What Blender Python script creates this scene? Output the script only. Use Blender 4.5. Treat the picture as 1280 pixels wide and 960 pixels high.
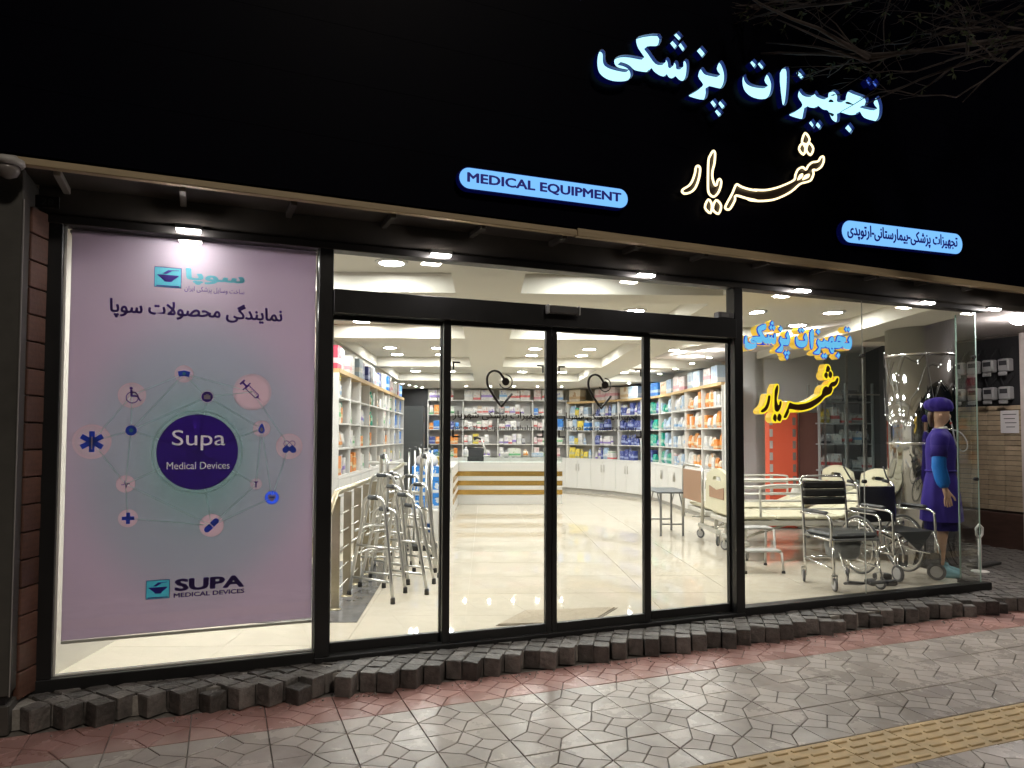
import bpy, bmesh, math, random
from mathutils import Vector, Matrix
R = math.radians
for o in list(bpy.data.objects):
    bpy.data.objects.remove(o)
scene = bpy.context.scene
col = scene.collection

# ------------------------------------------------------------------ camera
def camera():
    yaw, pitch, roll = R(21.56), R(2.28), R(0.19)
    fwd = Vector((math.sin(yaw) * math.cos(pitch), math.cos(yaw) * math.cos(pitch), math.sin(pitch)))
    right = Vector((math.cos(yaw), -math.sin(yaw), 0))
    up = right.cross(fwd)
    r2 = math.cos(roll) * right + math.sin(roll) * up
    u2 = -math.sin(roll) * right + math.cos(roll) * up
    cd = bpy.data.cameras.new('camera')
    cd.sensor_width = 36.0
    cd.lens = 908.6 * 36 / 1280
    cd.shift_y = 28.8 / 1280
    cd.clip_start = 0.05
    cd.clip_end = 600
    co = bpy.data.objects.new('camera', cd)
    col.objects.link(co)
    m = Matrix((r2, u2, -fwd)).transposed().to_4x4()
    m.translation = Vector((0, -4.883, 1.57))
    co.matrix_world = m
    scene.camera = co
camera()

# ------------------------------------------------------------------ night sky, one faint warm lamp-like sun, exposure
world = bpy.data.worlds.new('World')
scene.world = world
world.use_nodes = True
wn = world.node_tree
wn.nodes.clear()
sky = wn.nodes.new('ShaderNodeTexSky')
sky.sky_type = 'NISHITA'
sky.sun_disc = False
sky.sun_elevation = R(40)
sky.sun_rotation = R(165)
bg = wn.nodes.new('ShaderNodeBackground')
bg.inputs['Strength'].default_value = 0.0011
wo = wn.nodes.new('ShaderNodeOutputWorld')
wn.links.new(sky.outputs[0], bg.inputs[0])
wn.links.new(bg.outputs[0], wo.inputs[0])

sl = bpy.data.lights.new('sun', 'SUN')
sl.energy = 0.7
sl.angle = R(6)
sl.color = (1.0, 0.88, 0.74)
so = bpy.data.objects.new('sun', sl)
col.objects.link(so)
az, el = R(165), R(40)          # light comes from the street side, from behind the photographer's right shoulder
sd = Vector((math.sin(az) * math.cos(el), math.cos(az) * math.cos(el), math.sin(el)))
so.rotation_euler = sd.to_track_quat('Z', 'Y').to_euler()
so.location = (5, -9, 9)

scene.view_settings.view_transform = 'Standard'
scene.view_settings.look = 'None'
scene.view_settings.gamma = 1.0
scene.view_settings.exposure = 0.0
scene.view_settings.use_curve_mapping = False
cy = scene.cycles
cy.use_denoising = True
cy.max_bounces = 6
cy.adaptive_threshold = 0.015
cy.diffuse_bounces = 4
cy.glossy_bounces = 4
cy.transmission_bounces = 4
cy.transparent_max_bounces = 14
cy.caustics_reflective = False
cy.caustics_refractive = False
cy.sample_clamp_indirect = 3.0
cy.use_light_tree = True

# ------------------------------------------------------------------ frames of reference
A = R(19.5)                     # the shop's rooms are turned against the street front by this angle
CA, SA = math.cos(A), math.sin(A)
FL = 0.15                       # shop floor above the pavement
def I(u, v, z=FL):              # room coordinates (u right, v deep) to world
    return (u * CA + v * SA, -4.883 - u * SA + v * CA, z)
def IV(x, y):
    y += 4.883
    return (x * CA - y * SA, x * SA + y * CA)

# ------------------------------------------------------------------ materials
MATS = {}
def mat(name, color, rough=0.5, metal=0.0, var=0.0, vscale=6.0, bump=0.0, bscale=60.0, rnd=0.0, spec=0.5, emit=None, estr=0.0, coat=0.0, stretch=None, world=False):
    if name in MATS:
        return MATS[name]
    m = bpy.data.materials.new(name)
    m.use_nodes = True
    nt = m.node_tree
    b = nt.nodes['Principled BSDF']
    b.inputs['Base Color'].default_value = (*color, 1)
    b.inputs['Roughness'].default_value = rough
    b.inputs['Metallic'].default_value = metal
    b.inputs['Specular IOR Level'].default_value = spec
    b.inputs['Coat Weight'].default_value = coat
    src = None
    tc = None
    if var or bump or rnd:
        tc = nt.nodes.new('ShaderNodeTexCoord')
    if var:
        mp = nt.nodes.new('ShaderNodeMapping')
        if stretch:
            mp.inputs['Scale'].default_value = stretch
        nt.links.new(nt.nodes.new('ShaderNodeNewGeometry').outputs['Position'] if world else tc.outputs['Object'], mp.inputs['Vector'])
        n = nt.nodes.new('ShaderNodeTexNoise')
        n.inputs['Scale'].default_value = vscale
        n.inputs['Detail'].default_value = 6
        n.inputs['Roughness'].default_value = 0.65
        nt.links.new(mp.outputs[0], n.inputs['Vector'])
        mr = nt.nodes.new('ShaderNodeMapRange')
        mr.inputs['From Min'].default_value = 0.25
        mr.inputs['From Max'].default_value = 0.75
        mr.inputs['To Min'].default_value = 1 - var
        mr.inputs['To Max'].default_value = 1 + var
        nt.links.new(n.outputs['Fac'], mr.inputs['Value'])
        src = mr.outputs[0]
        rr = nt.nodes.new('ShaderNodeMapRange')
        rr.inputs['To Min'].default_value = max(0.02, rough * (1 - var * 0.7))
        rr.inputs['To Max'].default_value = min(1, rough * (1 + var * 0.7))
        nt.links.new(n.outputs['Fac'], rr.inputs['Value'])
        nt.links.new(rr.outputs[0], b.inputs['Roughness'])
    if rnd:
        oi = nt.nodes.new('ShaderNodeObjectInfo')
        m2 = nt.nodes.new('ShaderNodeMapRange')
        m2.inputs['To Min'].default_value = 1 - rnd
        m2.inputs['To Max'].default_value = 1 + rnd
        nt.links.new(oi.outputs['Random'], m2.inputs['Value'])
        if src is not None:
            mu = nt.nodes.new('ShaderNodeMath')
            mu.operation = 'MULTIPLY'
            nt.links.new(src, mu.inputs[0])
            nt.links.new(m2.outputs[0], mu.inputs[1])
            src = mu.outputs[0]
        else:
            src = m2.outputs[0]
    if src is not None:
        vm = nt.nodes.new('ShaderNodeVectorMath')
        vm.operation = 'SCALE'
        vm.inputs[0].default_value = color
        nt.links.new(src, vm.inputs['Scale'])
        nt.links.new(vm.outputs[0], b.inputs['Base Color'])
    if bump:
        n2 = nt.nodes.new('ShaderNodeTexNoise')
        n2.inputs['Scale'].default_value = bscale
        n2.inputs['Detail'].default_value = 4
        nt.links.new(tc.outputs['Object'], n2.inputs['Vector'])
        bp = nt.nodes.new('ShaderNodeBump')
        bp.inputs['Strength'].default_value = bump
        bp.inputs['Distance'].default_value = 0.01
        nt.links.new(n2.outputs['Fac'], bp.inputs['Height'])
        nt.links.new(bp.outputs[0], b.inputs['Normal'])
    if emit:
        b.inputs['Emission Color'].default_value = (*emit, 1)
        b.inputs['Emission Strength'].default_value = estr
    MATS[name] = m
    return m

def translucent(m, fac):
    # cloth or film that also passes light from behind
    nt = m.node_tree
    b = nt.nodes['Principled BSDF']
    out = nt.nodes['Material Output']
    tr_ = nt.nodes.new('ShaderNodeBsdfTranslucent')
    bc = b.inputs['Base Color']
    if bc.links:
        nt.links.new(bc.links[0].from_socket, tr_.inputs[0])
    else:
        tr_.inputs[0].default_value = bc.default_value
    mx = nt.nodes.new('ShaderNodeMixShader')
    mx.inputs[0].default_value = fac
    nt.links.new(b.outputs[0], mx.inputs[1])
    nt.links.new(tr_.outputs[0], mx.inputs[2])
    nt.links.new(mx.outputs[0], out.inputs[0])
    return m

def glow(name, color, strength):
    if name in MATS:
        return MATS[name]
    m = bpy.data.materials.new(name)
    m.use_nodes = True
    nt = m.node_tree
    nt.nodes.clear()
    e = nt.nodes.new('ShaderNodeEmission')
    e.inputs[0].default_value = (*color, 1)
    e.inputs[1].default_value = strength
    o = nt.nodes.new('ShaderNodeOutputMaterial')
    nt.links.new(e.outputs[0], o.inputs[0])
    MATS[name] = m
    return m

def glass(name, tint=(0.97, 0.985, 0.975), base=0.035, gain=0.7):
    if name in MATS:
        return MATS[name]
    m = bpy.data.materials.new(name)
    m.use_nodes = True
    nt = m.node_tree
    nt.nodes.clear()
    t = nt.nodes.new('ShaderNodeBsdfTransparent')
    t.inputs[0].default_value = (*tint, 1)
    g = nt.nodes.new('ShaderNodeBsdfGlossy')
    g.inputs['Roughness'].default_value = 0.0
    g.inputs[0].default_value = (1, 1, 1, 1)
    lw = nt.nodes.new('ShaderNodeLayerWeight')
    lw.inputs[0].default_value = 0.5
    pw = nt.nodes.new('ShaderNodeMath')
    pw.operation = 'POWER'
    pw.inputs[1].default_value = 4.0
    ma = nt.nodes.new('ShaderNodeMath')
    ma.operation = 'MULTIPLY_ADD'
    ma.inputs[1].default_value = gain
    ma.inputs[2].default_value = base
    mx = nt.nodes.new('ShaderNodeMixShader')
    o = nt.nodes.new('ShaderNodeOutputMaterial')
    nt.links.new(lw.outputs['Facing'], pw.inputs[0])
    nt.links.new(pw.outputs[0], ma.inputs[0])
    nt.links.new(ma.outputs[0], mx.inputs[0])
    nt.links.new(t.outputs[0], mx.inputs[1])
    nt.links.new(g.outputs[0], mx.inputs[2])
    nt.links.new(mx.outputs[0], o.inputs[0])
    MATS[name] = m
    return m

# ------------------------------------------------------------------ mesh helpers
class MB:
    def __init__(s):
        s.v, s.f, s.m, s.s = [], [], [], []
    def face(s, idx, mi=0, sm=False):
        s.f.append(idx); s.m.append(mi); s.s.append(sm)
    def box(s, x0, x1, y0, y1, z0, z1, mi=0, ch=0.0, M=None):
        if ch:
            return s.cbox(x0, x1, y0, y1, z0, z1, ch, mi, M)
        b = len(s.v)
        P = [(x, y, z) for z in (z0, z1) for y in (y0, y1) for x in (x0, x1)]
        s.v += [tuple(M @ Vector(p)) for p in P] if M else P
        for q in ((0, 2, 3, 1), (4, 5, 7, 6), (0, 1, 5, 4), (2, 6, 7, 3), (0, 4, 6, 2), (1, 3, 7, 5)):
            s.face([b + i for i in q], mi)
        return s
    def cbox(s, x0, x1, y0, y1, z0, z1, c, mi=0, M=None):
        c = min(c, (x1 - x0) * .45, (y1 - y0) * .45, (z1 - z0) * .45)
        rings = []
        for z, d in ((z0, c), (z0 + c, 0), (z1 - c, 0), (z1, c)):
            a0, a1, b0, b1 = x0 + d, x1 - d, y0 + d, y1 - d
            rings.append([(a0 + c, b0, z), (a1 - c, b0, z), (a1, b0 + c, z), (a1, b1 - c, z), (a1 - c, b1, z), (a0 + c, b1, z), (a0, b1 - c, z), (a0, b0 + c, z)])
        s.loft(rings, mi, False, M=M)
        return s
    def loft(s, rings, mi=0, sm=True, caps=(True, True), closed=True, M=None):
        b = len(s.v)
        n = len(rings[0])
        for r in rings:
            s.v += [tuple(M @ Vector(p)) for p in r] if M else [tuple(p) for p in r]
        for k in range(len(rings) - 1):
            for i in range(n if closed else n - 1):
                j = (i + 1) % n
                s.face([b + k * n + i, b + k * n + j, b + (k + 1) * n + j, b + (k + 1) * n + i], mi, sm)
        if caps[0]:
            s.face([b + i for i in reversed(range(n))], mi)
        if caps[1]:
            s.face([b + (len(rings) - 1) * n + i for i in range(n)], mi)
        return s
    def tube(s, pts, r, n=8, closed=False, mi=0, caps=True, M=None):
        P = [Vector(p) for p in pts]
        k = len(P)
        rr = r if isinstance(r, (list, tuple)) else [r] * k
        T = []
        for i in range(k):
            if closed:
                t = P[(i + 1) % k] - P[i - 1]
            else:
                t = P[min(i + 1, k - 1)] - P[max(i - 1, 0)]
            T.append(t.normalized())
        ref = Vector((0, 0, 1)) if abs(T[0].z) < 0.9 else Vector((1, 0, 0))
        nx = T[0].cross(ref).normalized()
        rings = []
        for i in range(k):
            nx = (nx - T[i] * nx.dot(T[i])).normalized()
            ny = T[i].cross(nx)
            rings.append([P[i] + (nx * math.cos(a) + ny * math.sin(a)) * rr[i] for a in [2 * math.pi * j / n for j in range(n)]])
        if closed:
            rings.append(rings[0])
            s.loft(rings, mi, True, (False, False), M=M)
        else:
            s.loft(rings, mi, True, (caps, caps), M=M)
        return s
    def cyl(s, p, q, r, n=16, mi=0, M=None, r2=None):
        return s.tube([p, q], [r, r if r2 is None else r2], n, mi=mi, M=M)
    def lathe(s, prof, n=16, c=(0, 0, 0), mi=0, caps=(True, True), M=None):
        rings = [[(c[0] + r * math.cos(2 * math.pi * j / n), c[1] + r * math.sin(2 * math.pi * j / n), c[2] + z) for j in range(n)] for r, z in prof]
        return s.loft(rings, mi, True, caps, M=M)
    def prism(s, poly, z0, z1, mi=0, inset=0.0):
        # upright prism over an xy polygon (counter-clockwise); the top may be drawn in for a soft edge
        n = len(poly)
        cx = sum(p[0] for p in poly) / n
        cyy = sum(p[1] for p in poly) / n
        b = len(s.v)
        s.v += [(x, y, z0) for x, y in poly]
        if inset:
            def dr(d, z):
                return [(x + (cx - x) * d / max(1e-6, math.hypot(cx - x, cyy - y)), y + (cyy - y) * d / max(1e-6, math.hypot(cx - x, cyy - y)), z) for x, y in poly]
            s.v += [(x, y, z1 - inset) for x, y in poly]
            s.v += dr(inset * 1.3, z1)
            L = 3
        else:
            s.v += [(x, y, z1) for x, y in poly]
            L = 2
        for k in range(L - 1):
            for i in range(n):
                j = (i + 1) % n
                s.face([b + k * n + i, b + k * n + j, b + (k + 1) * n + j, b + (k + 1) * n + i], mi)
        s.face([b + (L - 1) * n + i for i in range(n)], mi)
        s.face([b + i for i in reversed(range(n))], mi)
        return s
    def mesh(s, name, mats):
        me = bpy.data.meshes.new(name)
        me.from_pydata(s.v, [], s.f)
        for m in (mats if isinstance(mats, (list, tuple)) else [mats]):
            me.materials.append(m)
        me.polygons.foreach_set('material_index', s.m)
        me.polygons.foreach_set('use_smooth', s.s)
        me.update()
        return me
    def build(s, name, mats, parent=None, loc=(0, 0, 0), rz=0.0):
        return put(name, s.mesh(name, mats), parent, loc, rz)

def put(name, me, parent=None, loc=(0, 0, 0), rz=0.0, scale=None):
    o = bpy.data.objects.new(name, me)
    col.objects.link(o)
    o.parent = parent
    o.location = loc
    o.rotation_euler = (0, 0, rz)
    if scale:
        o.scale = scale
    return o
LABELS = {}
def tag(o, label, cat, group=None):
    o['label'] = label
    o['category'] = cat
    if group:
        o['group'] = group
    return o
def thing(name, label, cat, loc=(0, 0, 0), rz=0.0, group=None):
    o = bpy.data.objects.new(name, None)
    o.empty_display_size = 0.1
    col.objects.link(o)
    o.location = loc
    o.rotation_euler = (0, 0, rz)
    return tag(o, label, cat, group)
def struct(o, kind='structure'):
    o['kind'] = kind
    return o
def dup(root, loc, rz, label, group=None):
    r = root.copy()
    col.objects.link(r)
    r.location = loc
    r.rotation_euler = (0, 0, rz)
    r['label'] = label
    if group:
        r['group'] = group
    for ch in list(root.children):
        c = ch.copy()
        col.objects.link(c)
        c.parent = r
        for g in list(ch.children):
            d = g.copy()
            col.objects.link(d)
            d.parent = c
    return r
def clip(poly, a, b, c):        # keep a*x + b*y <= c
    out = []
    n = len(poly)
    for i in range(n):
        p, q = poly[i], poly[(i + 1) % n]
        dp, dq = a * p[0] + b * p[1] - c, a * q[0] + b * q[1] - c
        if dp <= 0:
            out.append(p)
        if dp * dq < 0:
            t = dp / (dp - dq)
            out.append((p[0] + (q[0] - p[0]) * t, p[1] + (q[1] - p[1]) * t))
    return out
def ccw(poly):
    a = sum(poly[i][0] * poly[(i + 1) % len(poly)][1] - poly[(i + 1) % len(poly)][0] * poly[i][1] for i in range(len(poly)))
    return poly if a > 0 else poly[::-1]
def spline(pts, closed=True, n=4):
    # smooth (Catmull-Rom) through a traced outline
    P = [Vector(p) for p in pts]
    k = len(P)
    out = []
    for i in range(k if closed else k - 1):
        g = lambda j: P[j % k] if closed else P[max(0, min(k - 1, j))]
        a, b, c, d = g(i - 1), g(i), g(i + 1), g(i + 2)
        for t in [j / n for j in range(n)]:
            out.append(0.5 * ((2 * b) + (c - a) * t + (2 * a - 5 * b + 4 * c - d) * t * t + (3 * b - a - 3 * c + d) * t ** 3))
    if not closed:
        out.append(P[-1])
    return [tuple(p) for p in out]

def curve_mesh(loops, depth=0.0):
    # flat filled outline (holes allowed) in x/z facing -y; depth is given towards +y
    cu = bpy.data.curves.new('tmp', 'CURVE')
    cu.dimensions = '2D'
    cu.fill_mode = 'BOTH'
    cu.extrude = depth / 2
    for lp in loops:
        sp = cu.splines.new('POLY')
        sp.points.add(len(lp) - 1)
        for p, q in zip(sp.points, lp):
            p.co = (q[0], q[1], 0, 1)
        sp.use_cyclic_u = True
    return _flat(cu, depth)
def _flat(cu, depth):
    ob = bpy.data.objects.new('tmp', cu)
    col.objects.link(ob)
    bpy.context.view_layer.update()
    me = bpy.data.meshes.new_from_object(ob)
    bpy.data.objects.remove(ob)
    bpy.data.curves.remove(cu)
    for v in me.vertices:
        x, y, z = v.co
        v.co = (x, depth / 2 - z, y)
    me.materials.clear()
    return me
FORMS = {'ا': (0xFE8D, 2), 'ب': (0xFE8F, 4), 'پ': (0xFB56, 4), 'ت': (0xFE95, 4), 'ج': (0xFE9D, 4), 'ح': (0xFEA1, 4), 'خ': (0xFEA5, 4), 'د': (0xFEA9, 2),
         'ر': (0xFEAD, 2), 'ز': (0xFEAF, 2), 'س': (0xFEB1, 4), 'ش': (0xFEB5, 4), 'ص': (0xFEB9, 4), 'گ': (0xFB92, 4), 'ک': (0xFB8E, 4), 'ل': (0xFEDD, 4),
         'م': (0xFEE1, 4), 'ن': (0xFEE5, 4), 'و': (0xFEED, 2), 'ه': (0xFEE9, 4), 'ی': (0xFBFC, 4), '\ufefb': (0xFEFB, 2)}
def persian(s):                 # joined letter forms, laid out in visual order
    s = s.replace('لا', '\ufefb')
    out = ''
    for i, ch in enumerate(s):
        if ch not in FORMS:
            out += ch
            continue
        prev = i > 0 and s[i - 1] in FORMS and FORMS[s[i - 1]][1] == 4
        nxt = i + 1 < len(s) and s[i + 1] in FORMS and FORMS[ch][1] == 4
        out += chr(FORMS[ch][0] + (3 if prev and nxt else 1 if prev else 2 if nxt else 0))
    return out[::-1]
def text_mesh(body, box, depth=0.001, bold=0.0, track=1.0):
    # lettering fitted into box (x0, x1, z0, z1), facing -y, front at y = 0
    cu = bpy.data.curves.new('tmp', 'FONT')
    cu.body = body
    cu.size = 1.0
    cu.space_character = track
    cu.resolution_u = 3
    cu.extrude = depth / 2
    me = _flat(cu, depth)
    if bold:                    # heavier strokes: the same outlines laid a hair beside each other
        vs = [tuple(v.co) for v in me.vertices]
        fs = [tuple(p.vertices) for p in me.polygons]
        V, F = [], []
        for k, (dx, dz) in enumerate(((0, 0), (bold, 0), (-bold, 0), (0, bold * .8), (0, -bold * .8), (bold * .7, bold * .6), (-bold * .7, -bold * .6), (bold * .7, -bold * .6), (-bold * .7, bold * .6))):
            b = len(V)
            V += [(x + dx, y + depth * .08 * k, z + dz) for x, y, z in vs]
            F += [tuple(b + i for i in f) for f in fs]
        me = bpy.data.meshes.new('lettering')
        me.from_pydata(V, [], F)
    xs = [v.co.x for v in me.vertices]
    zs = [v.co.z for v in me.vertices]
    x0, x1, z0, z1 = box
    ax, az = min(xs), min(zs)
    kx = (x1 - x0) / (max(xs) - ax)
    kz = (z1 - z0) / (max(zs) - az)
    for v in me.vertices:
        v.co.x = x0 + (v.co.x - ax) * kx
        v.co.z = z0 + (v.co.z - az) * kz
    return me
def text_loops(body, box, bold=0.0):
    # outlines of a line of lettering fitted into box, as closed loops
    cu = bpy.data.curves.new('tmp', 'FONT')
    cu.body = body
    cu.size = 1.0
    cu.offset = bold
    ob = bpy.data.objects.new('tmp', cu)
    col.objects.link(ob)
    dg = bpy.context.evaluated_depsgraph_get()
    c2 = ob.to_curve(dg)
    loops = []
    for sp in c2.splines:
        bp = sp.bezier_points
        lp = []
        for i in range(len(bp)):
            a, b = bp[i], bp[(i + 1) % len(bp)]
            for t in (0, .25, .5, .75):
                q = (1 - t) ** 3 * a.co + 3 * (1 - t) ** 2 * t * a.handle_right + 3 * (1 - t) * t * t * b.handle_left + t ** 3 * b.co
                if not lp or (Vector((q.x, q.y)) - Vector(lp[-1])).length > 1e-4:
                    lp.append((q.x, q.y))
        if len(lp) > 2:
            loops.append(lp)
    ob.to_curve_clear()
    bpy.data.objects.remove(ob)
    bpy.data.curves.remove(cu)
    xs = [p[0] for l in loops for p in l]
    zs = [p[1] for l in loops for p in l]
    x0, x1, z0, z1 = box
    return [[(x0 + (x - min(xs)) * (x1 - x0) / (max(xs) - min(xs)), z0 + (z - min(zs)) * (z1 - z0) / (max(zs) - min(zs))) for x, z in l] for l in loops]
def lettering(name, body, box, m, parent, y, depth=0.001, bold=0.0, track=1.0):
    me = text_mesh(body, box, depth, bold, track)
    me.materials.append(m)
    return put(name, me, parent, (0, y - depth, 0))
# ================================================================== GROUND
rng = random.Random(7)
asphalt = mat('asphalt', (0.045, 0.045, 0.047), 0.85, var=0.3, bump=0.4, bscale=120)
grout = mat('pavement_grout', (0.20, 0.185, 0.17), 0.9, var=0.3, vscale=9)
struct(MB().box(-150, 150, -200, -3.2, -0.4, -0.14).build('road', asphalt))
struct(MB().box(-150, 150, -3.2, -3.06, -0.4, 0.006, ch=0.01).build('kerb', mat('kerb_stone', (0.25, 0.24, 0.22), 0.8, var=0.2)))
pave = struct(MB().box(-30, 40, -3.06, 0.3, -0.3, -0.009).build('pavement', grout))

def tile_mats(nm, c):
    return [mat(nm + '_smooth', c, 0.27, var=0.3, vscale=3.2, bump=0.06, bscale=150, rnd=0.09, world=True),
            mat(nm + '_rough', tuple(k * 1.04 for k in c), 0.38, var=0.3, vscale=3.2, bump=0.12, bscale=190, rnd=0.09, world=True)]
def paving_tile(nm, c, w, h):
    L, B, Rr, T = (0, .5), (.5, 0), (1, .5), (.5, 1)
    cc = (.5, .5)
    p1, p2, p3, p4 = (.32, .68), (.68, .68), (.68, .32), (.32, .32)
    pet = [(T, p1, cc, p2), (Rr, p2, cc, p3), (B, p3, cc, p4), (L, p4, cc, p1)]
    cor = [((0, 1), L, p1, T), ((1, 1), T, p2, Rr), ((1, 0), Rr, p3, B), ((0, 0), B, p4, L)]
    mb = MB()
    for grp, mi in ((cor, 0), (pet, 1)):
        for q in grp:
            q = ccw([(a * w, b * h) for a, b in q])
            n = len(q)
            # draw each piece in by half a joint
            g = 0.0026
            r = []
            for i in range(n):
                a, b, d = Vector(q[i - 1]), Vector(q[i]), Vector(q[(i + 1) % n])
                e1, e2 = (b - a).normalized(), (d - b).normalized()
                n1, n2 = Vector((-e1.y, e1.x)), Vector((-e2.y, e2.x))
                k = (n1 + n2)
                k = k / max(0.35, k.dot(n1))
                r.append((b.x + k.x * g, b.y + k.y * g))
            mb.prism(r, -0.012, 0.0, mi, inset=0.0022)
    return mb.mesh('tile', tile_mats(nm, c))
TP = 0.385
grey_tile = paving_tile('grey_paver', (0.41, 0.365, 0.335), TP, 0.392)
red_tile = paving_tile('red_paver', (0.41, 0.235, 0.21), TP, 0.392)
tact = MB()
tact.box(0.002, TP - 0.002, 0.002, 0.172, -0.012, -0.001)
tact.box(0.002, TP - 0.002, 0.176, 0.346, -0.012, -0.001)
for r_ in range(5):
    yy = 0.035 + r_ * 0.069
    for c_ in range(3):
        xx = 0.012 + c_ * 0.128 + (0.064 if r_ % 2 else 0) - 0.03
        x0, x1 = max(0.004, xx), min(TP - 0.004, xx + 0.1)
        if x1 - x0 > 0.03:
            tact.box(x0, x1, yy - 0.012, yy + 0.012, -0.006, 0.006, ch=0.004)
tact_tile = tact.mesh('tile', mat('yellow_paver', (0.62, 0.46, 0.25), 0.6, var=0.3, vscale=5, bump=0.2, bscale=110, rnd=0.07, world=True))
X0 = 1.397 - 10 * TP
far = MB()
rows = [(-0.745, red_tile), (-1.137, grey_tile), (-1.529, grey_tile), (-1.921, grey_tile), (-2.272, tact_tile), (-2.664, grey_tile), (-3.056, grey_tile)]
for yb, me in rows:
    for k in range(30):
        o = put('tile', me, pave, (X0 + k * TP, yb, rng.uniform(-0.0015, 0.0015)))
        o.rotation_euler = (rng.uniform(-.003, .003), rng.uniform(-.003, .003), 0)
src = [tuple(v.co) for v in grey_tile.vertices]
for yb, me in rows:
    for k in list(range(-12, 0)) + list(range(30, 44)):
        b = len(far.v)
        vs = [tuple(v.co) for v in me.vertices]
        far.v += [(x + X0 + k * TP, y + yb, z) for x, y, z in vs]
        base = 2 * (me == red_tile) + 4 * (me == tact_tile)
        for p in me.polygons:
            far.face([b + i for i in p.vertices], base + p.material_index)
struct(far.build('far_tiles', [*tile_mats('grey_paver', (0, 0, 0)), *tile_mats('red_paver', (0, 0, 0)), MATS['yellow_paver']], pave), 'stuff')

# ---- raised strip of rough stone setts under the shop front and over the side passage
bed = mat('sett_mortar', (0.30, 0.285, 0.26), 0.95, var=0.35, vscale=25, bump=0.4)
sett = struct(MB().box(-1.03, 14.0, -0.27, 0.3, 0, 0.108).box(6.99, 9.62, 0.3, 9.0, 0, 0.108).build('sett_step', bed))
basalt = mat('basalt_sett', (0.115, 0.107, 0.1), 0.55, var=0.55, vscale=14, bump=0.9, bscale=38, rnd=0.45, world=True)
S = 0.112
sett_meshes = []
for k in range(8):
    b = MB()
    h = S / 2 - 0.0025
    j = lambda a=0.0035: rng.uniform(-a, a)
    rings = []
    base = [(-h, -h), (h, -h), (h, h), (-h, h)]
    base = [(x + j(), y + j()) for x, y in base]
    for z, d in ((-0.118, 0.0), (-0.008, 0.0), (-0.002, 0.002), (0.0, 0.006)):
        ring = []
        for i in range(4):
            x, y = base[i]
            x1, y1 = base[(i + 1) % 4]
            f = 1 - d / h
            for t in (0.05, 0.5, 0.95):
                ring.append(((x + (x1 - x) * t + j(.002)) * f, (y + (y1 - y) * t + j(.002)) * f, z + (j(.003) if z > -.1 else 0)))
        rings.append(ring)
    b.loft(rings, 0, False)
    sett_meshes.append(b.mesh('sett', basalt))
cells = []
for lo, hi, ang in ((-1.2, 0.62, R(-52)), (0.62, 14.2, R(-34))):
    ca, sa = math.cos(ang), math.sin(ang)
    for a in range(-140, 160):
        for b in range(-140, 160):
            x, y = (a * ca - b * sa) * S, (a * sa + b * ca) * S
            if not (lo <= x < hi):
                continue
            edge = -0.355 - 0.03 * math.sin(x * 2.1)
            front = edge <= y <= -0.02 and -0.98 <= x <= 14
            side = 6.92 < x < 9.55 and -0.02 < y < 5
            if x > 9.55 and not (edge <= y <= 1.3):
                side = False
            elif x > 9.55:
                side = True
            if front or side:
                cells.append((x, y, ang, edge))
cells.sort(key=lambda c: math.hypot(c[0], c[1] + 4.883))
stuff = MB()
for i, (x, y, ang, edge) in enumerate(cells):
    z = 0.122 + rng.uniform(-.005, .004)
    if y < edge + 0.05 and rng.random() < 0.22:
        z -= rng.uniform(0.015, 0.035)
    me = sett_meshes[rng.randrange(8)]
    rz = ang + R(rng.uniform(-2.5, 2.5)) + rng.randrange(4) * math.pi / 2
    if i < 300:
        o = put('sett', me, sett, (x, y, z), rz)
        o.rotation_euler = (R(rng.uniform(-2, 2)), R(rng.uniform(-2, 2)), rz)
    else:
        M = Matrix.Translation((x, y, z)) @ Matrix.Rotation(rz, 4, 'Z')
        b = len(stuff.v)
        stuff.v += [tuple(M @ v.co) for v in me.vertices]
        for p in me.polygons:
            stuff.face([b + q for q in p.vertices])
struct(stuff.build('far_setts', basalt, sett), 'stuff')
# loose mortar crumbs along the foot of the setts
crumbs = MB()
for k in range(160):
    x = rng.uniform(-0.9, 6.8)
    y = -0.425 + rng.gauss(0, 0.02)
    r_ = rng.uniform(0.003, 0.009)
    crumbs.lathe([(r_ * .6, 0.0), (r_, r_ * .5), (r_ * .4, r_ * .9)], 5, (x, y, 0.0))
struct(crumbs.build('mortar_crumbs', bed), 'stuff')

# ================================================================== SHOP FRONT
black = mat('black_aluminium', (0.011, 0.011, 0.012), 0.38, var=0.3, vscale=3)
black_dull = mat('black_aluminium_dull', (0.02, 0.018, 0.017), 0.5, var=0.3, vscale=5)
pane_m = glass('window_glass')
steel = mat('brushed_steel', (0.62, 0.61, 0.58), 0.28, 1.0, var=0.12, vscale=20)
chrome = mat('chrome_tube', (0.86, 0.86, 0.85), 0.22, 1.0)
rubber = mat('black_rubber', (0.015, 0.015, 0.016), 0.7)

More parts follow.
